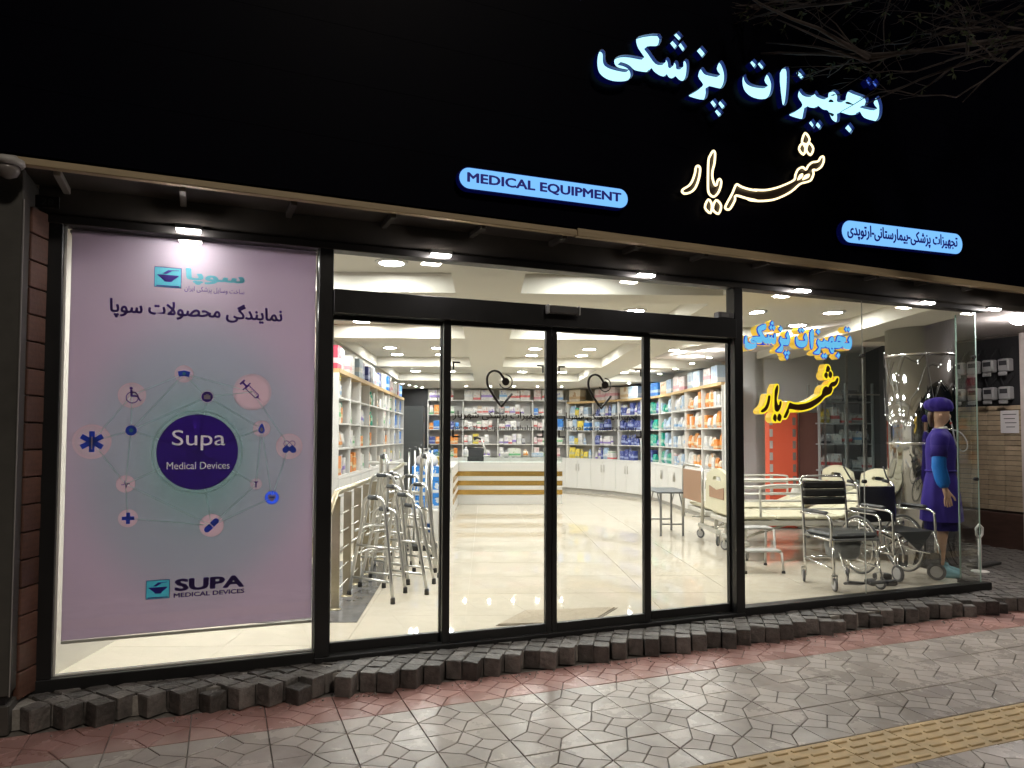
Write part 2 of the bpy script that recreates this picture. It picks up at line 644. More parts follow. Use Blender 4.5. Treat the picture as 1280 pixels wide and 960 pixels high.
front = thing('shop_front', 'black aluminium shop front with sliding entrance and wide display panes', 'shop front')
def fpart(name, x0, x1, z0, z1, y0=-0.05, y1=0.05, m=black, ch=0.004):
    return MB().box(x0, x1, y0, y1, z0, z1, ch=ch).build(name, m, front)
fpart('sill', -0.985, 0.556, 0.112, 0.186, -0.055, 0.055)
fpart('sill', 3.942, 6.845, 0.112, 0.186, -0.055, 0.055)
fpart('threshold', 0.556, 3.942, 0.112, 0.15, -0.065, 0.075)
fpart('top_rail', -0.985, 6.86, 2.79, 2.838, -0.06, 0.06, black_dull)
fpart('post', -0.985, -0.888, 0.186, 2.79)
fpart('post', 0.556, 0.648, 0.15, 2.79, -0.06, 0.05)
fpart('post', 3.858, 3.942, 0.15, 2.79, -0.06, 0.05)
fpart('door_header', 0.648, 3.858, 2.372, 2.526, -0.085, 0.06)
fpart('pane', -0.888, 0.556, 0.186, 2.79, 0.0, 0.01, pane_m, 0)
fpart('pane', 0.648, 3.858, 2.526, 2.79, 0.0, 0.01, pane_m, 0)
fpart('pane', 3.942, 5.306, 0.186, 2.79, 0.0, 0.01, pane_m, 0)
fpart('pane', 5.311, 6.77, 0.186, 2.79, 0.0, 0.01, pane_m, 0)
gedge = mat('green_glass_edge', (0.45, 0.62, 0.55), 0.15, spec=0.8)
side = MB().box(6.76, 6.77, 0.012, 0.2, 0.186, 2.79).build('pane', pane_m, front)
MB().box(6.757, 6.773, -0.003, 0.0, 0.186, 2.79).build('pane_edge', gedge, front)
MB().box(6.757, 6.773, 0.2, 0.206, 0.186, 2.79).build('pane_edge', gedge, front)
MB().box(6.72, 6.81, 0.055, 0.21, 0.112, 0.184, ch=.004).build('sill', black, front)
MB().box(5.306, 5.311, 0.001, 0.009, 0.186, 2.79).build('silicone_joint', mat('silicone', (0.6, 0.62, 0.6), 0.4), front)
for x, z in ((5.308, 1.175), (5.308, 2.3), (6.74, 1.17), (6.74, 2.35)):
    MB().cyl((x, -0.012, z), (x, 0.022, z), 0.017, 12).build('glass_clamp', rubber, front)
# white strip of edge beading round the left display pane
bead = mat('white_bead', (0.72, 0.71, 0.68), 0.4)
fpart('bead', -0.886, -0.876, 0.19, 2.786, -0.012, -0.002, bead, 0)
fpart('bead', 0.545, 0.553, 0.19, 2.786, -0.012, -0.002, bead, 0)
fpart('bead', -0.876, 0.545, 0.188, 0.196, -0.012, -0.002, bead, 0)

sticker = mat('sticker_brown', (0.022, 0.017, 0.013), 0.5)
def door_leaf(name, label, x0, x1, cat, y, group, sl=0.045, sr=0.045, mark=None):
    t = thing(name, label, cat, ((x0 + x1) / 2, y, 0.15), 0, group)
    w = (x1 - x0) / 2
    MB().box(-w, -w + sl, -.02, .02, 0.004, 2.22, ch=.003).build('stile', black, t)
    MB().box(w - sr, w, -.02, .02, 0.004, 2.22, ch=.003).build('stile', black, t)
    MB().box(-w + sl, w - sr, -.02, .02, 0.004, 0.066, ch=.003).build('rail', black, t)
    MB().box(-w + sl, w - sr, -.02, .02, 2.19, 2.22, ch=.003).build('rail', black, t)
    MB().box(-w + sl, w - sr, -.004, .004, 0.066, 2.19).build('pane', pane_m, t)
    if mark:
        k = x0 + w
        hx, hz, tx0, tx1 = mark
        pts = [(0.0, 0.0)]
        # heart of a stethoscope line, drawn with one stroke that is open at the lower right
        body = [(0.205, -0.112), (0.12, -0.222), (0.03, -0.105), (-0.0, -0.035), (0.01, 0.05), (0.05, 0.085), (0.095, 0.075), (0.135, 0.035)]
        st = [(hx + a * 0.95, -0.0065, hz + b) for a, b in [(0.185, -0.105), (0.112, -0.2)]]
        mb = MB()
        q = [(hx + a, -0.0062, hz + b) for a, b in [(0.192, -0.10), (0.106, -0.197), (0.02, -0.075), (0.0, -0.015), (0.012, 0.035), (0.05, 0.058), (0.09, 0.05), (0.118, 0.02), (0.132, -0.002)]]
        q = [q[0], q[1]] + [(a, b, c) for a, b, c in spline([p for p in q[1:]], False, 4)[1:]]
        mb.tube(q, [0.0085] * len(q), 6)
        mb.cyl((hx + 0.142, -0.0075, hz - 0.016), (hx + 0.142, -0.0045, hz - 0.016), 0.028, 20)
        arc = [(hx + 0.142 + 0.05 * math.cos(a), -0.0062, hz - 0.016 + 0.05 * math.sin(a)) for a in [R(200 + i * 14) for i in range(19)]]
        mb.tube(arc, 0.004, 6)
        mb.v = [(x - k, yy, z - 0.15) for x, yy, z in mb.v]
        mb.build('heart_sticker', sticker, t)
        lettering('lettering', persian('تجهیزات پزشکی شهریار'), (tx0 - k, tx1 - k, 1.675 - .15, 1.745 - .15), sticker, t, -0.005, bold=0.012)
        lettering('lettering', 'medical equipment shahriar', (tx0 - k, tx1 - k, 1.60 - .15, 1.648 - .15), sticker, t, -0.005, bold=0.008)
        for cx, sx in ((x0 + sl + 0.015, 1), (x1 - sr - 0.015, -1)):
            for cz, sz in ((2.083, -1), (1.564, 1)):
                c = MB()
                xa, xb = sorted((cx, cx + sx * 0.055))
                c.box(xa - k, xb - k, -0.0065, -0.005, cz - .15 - 0.006, cz - .15 + 0.006)
                xa, xb = sorted((cx, cx + sx * 0.012))
                za, zb = sorted((cz + sz * 0.0062, cz + sz * 0.05))
                c.box(xa - k, xb - k, -0.0065, -0.005, za - .15, zb - .15)
                c.build('corner_mark', sticker, t)
    return t
door_leaf('side_light', 'fixed glass leaf of the entrance nearest the banner window', 0.65, 1.43, 'glass panel', 0.03, 'fixed entrance leaves', 0.012, 0.03)
door_leaf('sliding_door', 'left sliding glass door with dark heart sticker, walkers behind its edge', 1.404, 2.226, 'door', -0.025, 'sliding entrance doors', mark=(1.726, 1.975, 1.475, 2.15), sl=.052)
door_leaf('sliding_door', 'right sliding glass door with heart sticker in front of the counter end', 2.229, 3.06, 'door', -0.025, 'sliding entrance doors', mark=(2.532, 1.975, 2.315, 2.955), sl=.04, sr=.052)
door_leaf('side_light', 'fixed glass leaf of the entrance in front of the hospital bed ends', 3.05, 3.856, 'glass panel', 0.03, 'fixed entrance leaves', 0.052, 0.012)

# sensors above the doors
t = thing('door_sensor', 'long silver motion sensor on the header above the sliding doors', 'sensor', (2.285, -0.085, 2.49))
MB().box(-0.115, 0.115, -0.05, -0.002, -0.03, 0.028, ch=.008).build('housing', mat('sensor_grey', (0.10, 0.10, 0.105), 0.35), t)
for sx in (-1, 1):
    MB().box(*sorted((sx * 0.116, sx * 0.132)), -0.052, -0.002, -0.034, 0.034, ch=.004).build('end_cap', mat('silver_plastic', (0.6, 0.6, 0.6), 0.3, 0.6), t)
t = thing('door_closer_box', 'small dark grey box on top of the header by the right post', 'control box', (3.77, -0.03, 2.526))
MB().box(-0.075, 0.075, -0.04, 0.03, 0.002, 0.055, ch=.006).build('housing', mat('box_grey', (0.12, 0.12, 0.13), 0.4), t)
MB().box(-0.05, 0.02, -0.043, -0.041, 0.012, 0.042).build('cover', mat('box_grey_light', (0.2, 0.2, 0.21), 0.3), t)

# LED spots under the top rail
led_m = glow('led_white', (1.0, 0.93, 0.9), 230.0)
fixture = mat('led_housing', (0.5, 0.5, 0.5), 0.3, 0.8)
places = ['above the hanging banner', 'above the left entrance leaf', 'above the right sliding door', 'left of the blue window lettering top', 'above the mirrored column', 'at the outer glass corner']
LEDX = (-0.223, 1.354, 2.981, 4.512, 5.979, 6.86)
for x, pl in zip(LEDX, places):
    t = thing('led_spot', 'small bright white spotlight under the front rail ' + pl, 'spotlight', (x, -0.125, 2.80), 0, 'spotlights under the front rail')
    MB().box(-0.075, 0.075, -0.03, 0.03, 0.006, 0.036, ch=.004).build('housing', fixture, t)
    MB().box(-0.066, 0.066, -0.024, 0.024, -0.006, 0.0055, ch=.004).build('lens', led_m, t)

# ---- hanging banner behind the left pane
def banner_mat():
    m = bpy.data.materials.new('banner_print')
    m.use_nodes = True
    nt = m.node_tree
    b = nt.nodes['Principled BSDF']
    b.inputs['Roughness'].default_value = 0.75
    tc = nt.nodes.new('ShaderNodeTexCoord')
    mp = nt.nodes.new('ShaderNodeMapping')
    mp.inputs['Location'].default_value = (0.0, 0, 0.03)
    mp.inputs['Scale'].default_value = (1.25, 0.0, 0.95)
    gr = nt.nodes.new('ShaderNodeTexGradient')
    gr.gradient_type = 'SPHERICAL'
    cr = nt.nodes.new('ShaderNodeValToRGB')
    cr.color_ramp.interpolation = 'EASE'
    e = cr.color_ramp.elements
    e[0].position, e[0].color = 0.02, (0.66, 0.57, 0.68, 1)
    e[1].position, e[1].color = 0.85, (0.40, 0.51, 0.54, 1)
    x = e.new(0.42)
    x.color = (0.53, 0.54, 0.62, 1)
    nt.links.new(tc.outputs['Object'], mp.inputs[0])
    nt.links.new(mp.outputs[0], gr.inputs[0])
    nt.links.new(gr.outputs[1], cr.inputs[0])
    nt.links.new(cr.outputs[0], b.inputs['Base Color'])
    n = nt.nodes.new('ShaderNodeTexNoise')
    n.inputs['Scale'].default_value = 2.2
    nt.links.new(tc.outputs['Object'], n.inputs['Vector'])
    bp = nt.nodes.new('ShaderNodeBump')
    bp.inputs['Strength'].default_value = 0.25
    bp.inputs['Distance'].default_value = 0.05
    nt.links.new(n.outputs['Fac'], bp.inputs['Height'])
    nt.links.new(bp.outputs[0], b.inputs['Normal'])
    return translucent(m, 0.55)
BZ = 1.46
ban = thing('hanging_banner', 'tall lilac and teal medical banner hanging inside the left window', 'banner', (0, 0.05, 0))
MB().box(-0.875, 0.552, 0.006, 0.03, 2.765, 2.788, ch=.004).build('top_bar', mat('white_bar', (0.7, 0.7, 0.68), 0.4), ban)
MB().box(-0.862, 0.548, -0.004, 0.012, 0.352, 0.37, ch=.003).build('bottom_bar', mat('clear_bar', (0.62, 0.6, 0.55), 0.3), ban)

def ink(n, c):
    return translucent(mat('print_' + n, c, 0.75), 0.5 if n in ('pink', 'pale', 'white', 'cyan') else 0.8) if ('print_' + n) not in MATS else MATS['print_' + n]
purple = ink('purple', (0.19, 0.10, 0.50))
blue_i = ink('blue', (0.15, 0.27, 0.85))
cyan_i = ink('cyan', (0.2, 0.62, 0.75))
pink_i = ink('pink', (0.80, 0.66, 0.74))
pale_i = ink('pale', (0.74, 0.64, 0.72))
line_i = ink('line', (0.9, 1.0, 1.0))
white_i = ink('white', (0.85, 0.8, 0.86))
def flat(name, loops, y, m, parent=ban, th=0.00015):
    y *= 0.15
    me = curve_mesh(loops, th)
    me.materials.append(m)
    return put(name, me, parent, (0, y - th, 0))
def disc(cx, cz, r, n=40, rz=None):
    return [(cx + r * math.cos(2 * math.pi * k / n), cz + (rz or r) * math.sin(2 * math.pi * k / n)) for k in range(n)]
def bar(x0, z0, x1, z1, w):
    d = Vector((x1 - x0, z1 - z0)).normalized()
    nx, nz = -d.y * w / 2, d.x * w / 2
    return [(x0 + nx, z0 + nz), (x0 - nx, z0 - nz), (x1 - nx, z1 - nz), (x1 + nx, z1 + nz)]
N = dict(wheel=(-.525, 1.809), cap=(-.24, 1.948), case=(-.105, 1.809), syringe=(.161, 1.846), star=(-.731, 1.528), eye=(-.525, 1.596), drop=(.221, 1.611),
         pills=(.393, 1.498), pulse=(-.548, 1.274), plus=(-.53, 1.068), staff=(.193, 1.258), heart=(.291, 1.169), pill=(-.065, 1.006), main=(-.152, 1.464))
SIZES = dict(wheel=.077, cap=.054, syringe=.117, star=.103, drop=.053, pills=.083, pulse=.052, plus=.054, staff=.036, heart=.043, pill=.071, eye=.036, case=.038)
TILES = ((-.419, -.266, 2.480, 2.606), (-.425, -.294, 0.575, 0.689))
def banner_piece(name, loops, m):
    me = curve_mesh([[(x + .15, z - BZ) for x, z in lp] for lp in loops], 0.004)
    me.materials.append(m)
    return put(name, me, ban, (-0.15, 0, BZ))
holes = [disc(*N[k], r) for k, r in SIZES.items()] + [disc(*N['main'], 0.232, 64)] + [[(a, c), (b, c), (b, d), (a, d)] for a, b, c, d in TILES]
banner_piece('cloth', [[(-0.862, 0.372), (0.546, 0.382), (0.546, 2.80), (-0.862, 2.80)]] + holes, banner_mat())
for a, b in (('wheel', 'cap'), ('wheel', 'star'), ('wheel', 'eye'), ('cap', 'eye'), ('cap', 'case'), ('cap', 'syringe'), ('case', 'syringe'), ('case', 'drop'), ('case', 'eye'),
             ('case', 'main'), ('eye', 'main'), ('eye', 'star'), ('eye', 'pulse'), ('star', 'pulse'), ('pulse', 'main'), ('pulse', 'plus'), ('pulse', 'pill'), ('plus', 'pill'),
             ('pill', 'main'), ('pill', 'staff'), ('staff', 'main'), ('staff', 'drop'), ('drop', 'main'), ('drop', 'heart'), ('syringe', 'pills'), ('pills', 'heart'), ('pill', 'heart')):
    flat('link_line', [bar(*N[a], *N[b], 0.006)], -0.006, line_i)
flat('ring', [disc(*N['main'], 0.262, 64), disc(*N['main'], 0.252, 64)], -0.008, line_i)
banner_piece('emblem_ground', [disc(*N['main'], 0.232, 64)], white_i)
flat('emblem_disc', [disc(*N['main'], 0.234, 64)] + text_loops('Supa', (-0.30, 0.006, 1.475, 1.60), 0.02) + text_loops('Medical Devices', (-0.326, 0.034, 1.358, 1.402), 0.012), -0.008, purple)
for k, r in SIZES.items():
    big_ = k in ('wheel', 'cap', 'syringe', 'star', 'drop', 'pills')
    if big_:
        banner_piece('icon_disc', [disc(*N[k], r), disc(*N[k], r * .88)], pale_i if k == 'syringe' else pink_i)
        banner_piece('icon_face', [disc(*N[k], r * .88)], pink_i if k == 'syringe' else pale_i)
    else:
        banner_piece('icon_disc', [disc(*N[k], r)], blue_i if k == 'heart' else pink_i if k in ('pulse', 'plus', 'pill') else pale_i)
IY = -0.011
x, z = N['star']
flat('star_of_life', [bar(x, z - .062, x, z + .062, .03)], IY, blue_i)
for s_ in (1, -1):
    flat('star_of_life', [bar(x - .056, z - s_ * .033, x + .056, z + s_ * .033, .03)], IY - .0005 * (1.5 + s_ * .6), blue_i)
flat('serpent_staff', [bar(x, z - .045, x, z + .03, .007)], IY - .003, pale_i)
x, z = N['eye']
flat('icon', [disc(x, z, .031)], IY, blue_i); flat('icon', [disc(x, z, .012, 16)], IY - .0015, cyan_i)
x, z = N['case']
flat('icon', [disc(x, z, .033)], IY, purple); flat('icon', [[(x - .019, z - .015), (x + .019, z - .015), (x + .019, z + .010), (x - .019, z + .010)]], IY - .0015, pale_i)
flat('icon', [bar(x - .008, z + .015, x + .008, z + .015, .005)], IY - .0015, pale_i)
x, z = N['cap']
flat('icon', [[(x - .036, z + .014), (x, z + .022), (x + .036, z + .014), (x + .028, z - .018), (x, z - .013), (x - .028, z - .018)]], IY, blue_i)
flat('icon', [disc(x, z + .002, .010, 14)], IY - .0015, cyan_i)
x, z = N['wheel']
flat('icon', [disc(x + .002, z - .014, .036, 32), disc(x + .002, z - .014, .030, 32)], IY, purple)
flat('icon', [disc(x - .005, z + .042, .009, 14)], IY, purple)
flat('icon', [[(x - .010, z + .032), (x + .002, z + .032), (x + .004, z + .001), (x + .034, z - .001), (x + .046, z - .028), (x + .054, z - .024), (x + .050, z - .034), (x + .042, z - .036), (x + .028, z - .010), (x - .008, z - .009)]], IY - .001, purple)
flat('icon', [bar(x, z + .018, x + .022, z + .016, .007)], IY - .002, purple)
x, z = N['syringe']
def rot(p, a):
    c, s_ = math.cos(a), math.sin(a)
    return [(x + px * c - pz * s_, z + px * s_ + pz * c) for px, pz in p]
a = R(-45)
flat('icon', [rot([(-.045, -.017), (.04, -.017), (.05, -.006), (.05, .006), (.04, .017), (-.045, .017)], a), rot([(-.041, -.012), (.038, -.012), (.038, .012), (-.041, .012)], a)], IY, purple)
flat('icon', [rot([(.05, -.002), (.085, 0), (.05, .002)], a)], IY, purple)
flat('icon', [rot([(-.053, -.032), (-.045, -.032), (-.045, .032), (-.053, .032)], a)], IY - .001, purple)
flat('icon', [rot([(-.08, -.006), (-.053, -.006), (-.053, .006), (-.08, .006)], a)], IY, purple)
flat('icon', [rot([(-.092, -.02), (-.08, -.02), (-.08, .02), (-.092, .02)], a)], IY - .001, purple)
for q in range(5):
    flat('icon', [rot([(-.03 + q * .014, .004), (-.027 + q * .014, .004), (-.027 + q * .014, .012), (-.03 + q * .014, .012)], a)], IY - .001, purple)
x, z = N['drop']
flat('icon', [spline([(x, z + .034), (x + .020, z - .004), (x + .013, z - .024), (x, z - .029), (x - .013, z - .024), (x - .020, z - .004)], True, 3)], IY, blue_i)
flat('icon', [spline([(x, z + .010), (x + .010, z - .008), (x, z - .019), (x - .010, z - .008)], True, 3)], IY - .0015, pale_i)
x, z = N['pills']
def capsule(cx, cz, L, w, a):
    p = [(L / 2 - w / 2 + w / 2 * math.cos(t), w / 2 * math.sin(t)) for t in [R(-90 + 18 * k) for k in range(11)]]
    p += [(-q[0], -q[1]) for q in p]
    c, s_ = math.cos(a), math.sin(a)
    return [(cx + u * c - v_ * s_, cz + u * s_ + v_ * c) for u, v_ in p]
def half(cx, cz, L, w, a):
    p = [(L / 2 - w / 2 + w / 2 * math.cos(t), w / 2 * math.sin(t)) for t in [R(-90 + 18 * k) for k in range(11)]] + [(0, w / 2), (0, -w / 2)]
    c, s_ = math.cos(a), math.sin(a)
    return [(cx + u * c - v_ * s_, cz + u * s_ + v_ * c) for u, v_ in p]
for da, aa in (((-.006), R(-45)), ((.004), R(225))):
    cx = x + (0.004 if aa < 0 else -0.002)
    flat('icon', [capsule(cx, z - .003, .098, .04, aa), capsule(cx, z - .003, .09, .032, aa)], IY - (0 if aa < 0 else .001), purple)
    flat('icon', [half(cx, z - .003, .098, .04, aa)], IY - (.002 if aa < 0 else .003), blue_i)
x, z = N['pulse']
flat('icon', [[(x - .024, z - .003), (x - .008, z - .001), (x - .004, z + .026), (x + .002, z - .012), (x + .010, z + .004), (x + .024, z + .004), (x + .024, z - .001), (x + .012, z - .002), (x + .002, z - .030), (x - .004, z + .010), (x - .006, z - .007), (x - .024, z - .007)]], IY, purple)
x, z = N['plus']
flat('icon', [[(x - .011, z - .034), (x + .011, z - .034), (x + .011, z - .011), (x + .034, z - .011), (x + .034, z + .011), (x + .011, z + .011), (x + .011, z + .034), (x - .011, z + .034), (x - .011, z + .011), (x - .034, z + .011), (x - .034, z - .011), (x - .011, z - .011)]], IY, blue_i)
x, z = N['staff']
flat('icon', [[(x - .016, z + .017), (x + .016, z + .017), (x + .004, z + .006), (x + .003, z - .022), (x - .003, z - .022), (x - .004, z + .006)]], IY, purple)
x, z = N['heart']
flat('icon', [spline([(x, z - .026), (x - .026, z + .004), (x - .016, z + .022), (x, z + .012), (x + .016, z + .022), (x + .026, z + .004)], True, 4)], IY, pale_i)
flat('icon', [bar(x - .016, z + .002, x + .016, z + .002, .008)], IY - .0015, blue_i)
x, z = N['pill']
flat('icon', [half(x + .002, z + .003, .10, .036, R(45))], IY, blue_i)
flat('icon', [half(x - .002, z - .002, .10, .036, R(225))], IY, blue_i)
def logo(x0, x1, z0, z1):
    w, h = x1 - x0, z1 - z0
    e = w * 0.02
    box_ = [(x0, z0), (x1, z0), (x1, z1), (x0, z1)]
    in_ = [(x0 + e, z0 + e), (x1 - e, z0 + e), (x1 - e, z1 - e), (x0 + e, z1 - e)]
    banner_piece('logo_tile', [box_], cyan_i)
    flat('logo_border', [box_, in_], -0.006, purple)
    q = lambda pts: [(x0 + a * w, z0 + b * h) for a, b in pts]
    flat('logo_mortar', [q([(.10, .62), (.90, .62), (.88, .56), (.68, .36), (.64, .28), (.38, .28), (.34, .36), (.14, .56)])], -0.009, purple)
    flat('logo_pestle', [q([(.30, .68), (.50, .86), (.90, .88), (.90, .85), (.66, .83), (.44, .66)])], -0.009, purple)
    flat('logo_strip', [q([(.08, .05), (.92, .05), (.92, .10), (.08, .10)])], -0.009, purple)
logo(-.419, -.266, 2.480, 2.606)
logo(-.425, -.294, 0.575, 0.689)
lettering('lettering', persian('سوپا'), (-.243, .104, 2.51, 2.612), cyan_i, ban, -0.001125, 0.00015, bold=0.040)
lettering('lettering', persian('ساخت وسایل پزشکی ایران'), (-.248, .102, 2.458, 2.50), purple, ban, -0.001125, 0.00015, bold=0.006)
lettering('lettering', persian('نمایندگی محصولات سوپا'), (-.656, .338, 2.275, 2.405), purple, ban, -0.001125, 0.00015, bold=0.032)
lettering('lettering', 'SUPA', (-.268, .133, 0.612, 0.688), purple, ban, -0.001125, 0.00015, bold=0.048)
lettering('lettering', 'MEDICAL DEVICES', (-.272, .135, 0.574, 0.602), purple, ban, -0.001125, 0.00015, bold=0.032)

# ---- left reveal of timber planks and grey corner pillar
rev = thing('timber_reveal', 'narrow reveal of reddish brown planks left of the banner window', 'wood cladding', (-0.945, 0.0, 0.13), -A)
wood_m = mat('reveal_plank', (0.11, 0.052, 0.036), 0.55, var=0.4, vscale=5, stretch=(1, 1, 8), bump=0.2, bscale=40, rnd=0.3)
plk = MB().box(-0.04, 0.0, -0.205, -0.002, 0.003, 0.146, ch=.004).mesh('plank', wood_m)
for k in range(18):
    put('plank', plk, rev, (rng.uniform(-.002, .002), 0, k * 0.1505))
MB().box(-0.09, -0.042, -0.21, 0.02, 0, 2.71).build('backing', black_dull, rev)
pil = thing('corner_pillar', 'plain dark grey metal pillar at the left end of the shop front', 'pillar', (-1.085, -0.29, 0))
pm = mat('pillar_grey', (0.075, 0.072, 0.066), 0.5, var=0.25, vscale=4)
MB().box(-0.075, 0.06, -0.045, 0.30, 0.20, 3.0, ch=.006).build('shaft', pm, pil)
MB().box(-0.06, 0.045, -0.03, 0.30, 0.155, 0.2).build('shadow_gap', black, pil)
MB().box(-0.085, 0.065, -0.05, 0.30, 0.0, 0.155, ch=.006).build('plinth', pm, pil)
MB().box(0.062, 0.066, -0.05, -0.04, 0.2, 2.83).build('edge_trim', mat('trim_grey', (0.32, 0.31, 0.3), 0.4), pil)
t = thing('house_number_plate', 'small black number plate above the plank reveal', 'plaque', (-0.965, -0.075, 2.9))
MB().box(-0.06, 0.06, -0.012, 0.0, -0.035, 0.035, ch=.003).build('plate', black, t)
lettering('lettering', '28', (-0.03, 0.03, -0.02, 0.02), mat('number_grey', (0.05, 0.05, 0.05), .5), t, -0.0125)
nb = thing('neighbour_building', 'unlit dark neighbouring building left of the shop', 'building', (-5.2, 0.4, 0))
dk = mat('dark_render', (0.018, 0.018, 0.02), 0.8, var=0.3)
MB().box(-4, 4.0, 0, 6, 0, 7).build('wall', dk, nb)
MB().box(1.0, 3.4, -0.05, -0.003, 0.02, 2.6, ch=.01).build('shutter', mat('dark_shutter', (0.012, 0.012, 0.014), .5), nb)

# ================================================================== CANOPY, FASCIA, SIGNS
PHI = math.atan(0.033)
can = thing('canopy', 'black panelled fascia above the shop with pale lower edge beam', 'fascia', (0, -0.385, 0), PHI)
beam_m = mat('canopy_beam', (0.46, 0.36, 0.22), 0.55, var=0.22, vscale=4, stretch=(.4, 1, 6))
soffit_m = mat('canopy_soffit', (0.06, 0.052, 0.044), 0.6, var=0.25, vscale=3)
MB().box(-1.3, 2.30, -0.001, 0.05, 2.994, 3.034, ch=.004).build('edge_beam', beam_m, can)
MB().box(2.303, 12.0, -0.004, 0.05, 2.99, 3.045, ch=.004).build('edge_beam', beam_m, can)
MB().box(-1.3, 12.0, 0.052, 0.40, 3.012, 3.03).build('soffit_board', soffit_m, can)
lin = struct(MB().box(-1.02, 9.62, -0.02, 0.04, 2.841, 3.01).build('lintel_wall', soffit_m))
for k in range(13):
    x = -0.868 + 0.62 * k
    sx = x
    d0 = 0.052
    d1 = 0.385 - 0.033 * x - 0.025
    if d1 - d0 > 0.06:
        MB().box(sx - 0.018, sx + 0.018, d0, d1, 2.972, 3.0105, ch=.003).build('bracket', soffit_m if k > 1 else mat('bracket_pale', (0.3, 0.28, 0.25), .5), can)
panel_m = mat('fascia_panel', (0.0020, 0.0021, 0.0055), 0.4, var=0.2, vscale=1.5, spec=0.02)
for r_ in range(9):
    for c_ in range(2):
        x0 = -1.3 + c_ * 6.65
        z0 = 3.048 + r_ * 0.36
        MB().box(x0 + .002, x0 + 6.648, 0.0, 0.03, z0 + .001, z0 + 0.359).build('fascia_panel', panel_m, can)
MB().box(-1.3, 12.0, 0.034, 0.34, 3.04, 6.29).build('core', black, can)
BIG = [
([(2.46,4.33),(2.481,4.318),(2.483,4.267),(2.497,4.237),(2.539,4.223),(2.602,4.22),(2.661,4.223),(2.685,4.231),(2.661,4.233),(2.61,4.231),(2.576,4.239),(2.563,4.266),(2.581,4.299),(2.636,4.327),(2.713,4.341),(2.817,4.348),(2.799,4.376),(2.758,4.427),(2.769,4.493),(2.954,4.556),(2.945,4.474),(2.839,4.441),(2.869,4.402),(2.935,4.341),(3.002,4.349),(3.011,4.383),(3.025,4.394),(3.043,4.375),(3.05,4.34),(3.074,4.339),(3.088,4.373),(3.102,4.387),(3.118,4.372),(3.124,4.342),(3.166,4.351),(3.17,4.39),(3.194,4.418),(3.214,4.399),(3.213,4.337),(3.197,4.28),(3.16,4.248),(3.124,4.25),(3.092,4.27),(3.065,4.247),(3.033,4.25),(3.015,4.27),(2.997,4.247),(2.948,4.248),(2.904,4.266),(2.878,4.287),(2.851,4.255),(2.812,4.245),(2.747,4.241),(2.721,4.247),(2.695,4.264),(2.661,4.274),(2.614,4.276),(2.614,4.266),(2.657,4.264),(2.695,4.253),(2.714,4.227),(2.712,4.193),(2.682,4.161),(2.635,4.139),(2.559,4.125),(2.493,4.13),(2.443,4.157),(2.425,4.204),(2.427,4.27),(2.443,4.314)],[]),
([(3.525,4.477),(3.568,4.41),(3.567,4.331),(3.532,4.268),(3.493,4.257),(3.407,4.256),(3.393,4.237),(3.393,4.202),(3.359,4.141),(3.228,4.139),(3.229,4.155),(3.294,4.198),(3.351,4.252),(3.304,4.309),(3.342,4.386),(3.38,4.356),(3.437,4.352),(3.514,4.361),(3.481,4.404)],[]),
([(3.76,4.418),(3.774,4.38),(3.809,4.355),(3.88,4.349),(3.987,4.366),(3.952,4.408),(3.999,4.479),(4.04,4.426),(4.042,4.369),(4.018,4.306),(3.971,4.269),(3.899,4.249),(3.818,4.252),(3.758,4.281),(3.734,4.324),(3.734,4.38)],[]),
([(4.199,4.565),(4.208,4.459),(4.19,4.307),(4.168,4.253),(4.147,4.245),(4.132,4.279),(4.114,4.498)],[]),
([(5.219,4.524),(5.26,4.457),(5.252,4.367),(5.208,4.31),(5.148,4.299),(5.041,4.306),(4.994,4.35),(4.97,4.324),(4.877,4.299),(4.796,4.301),(4.762,4.299),(4.761,4.26),(4.749,4.22),(4.714,4.209),(4.669,4.227),(4.631,4.288),(4.57,4.29),(4.52,4.31),(4.498,4.289),(4.426,4.28),(4.399,4.283),(4.382,4.226),(4.354,4.17),(4.22,4.171),(4.22,4.188),(4.295,4.227),(4.35,4.283),(4.303,4.345),(4.331,4.413),(4.374,4.383),(4.428,4.377),(4.478,4.391),(4.5,4.429),(4.538,4.398),(4.628,4.394),(4.64,4.435),(4.685,4.469),(4.731,4.478),(4.765,4.45),(4.764,4.403),(4.827,4.409),(4.839,4.447),(4.857,4.485),(4.893,4.51),(4.951,4.503),(5.092,4.487),(5.079,4.423),(5.031,4.401),(5.204,4.407),(5.163,4.452)],[[(4.667,4.38),(4.684,4.405),(4.713,4.41),(4.729,4.392)],[(4.671,4.294),(4.73,4.291),(4.721,4.27),(4.698,4.265)],[(4.858,4.409),(4.891,4.428),(4.963,4.413),(4.89,4.403)]]),
]
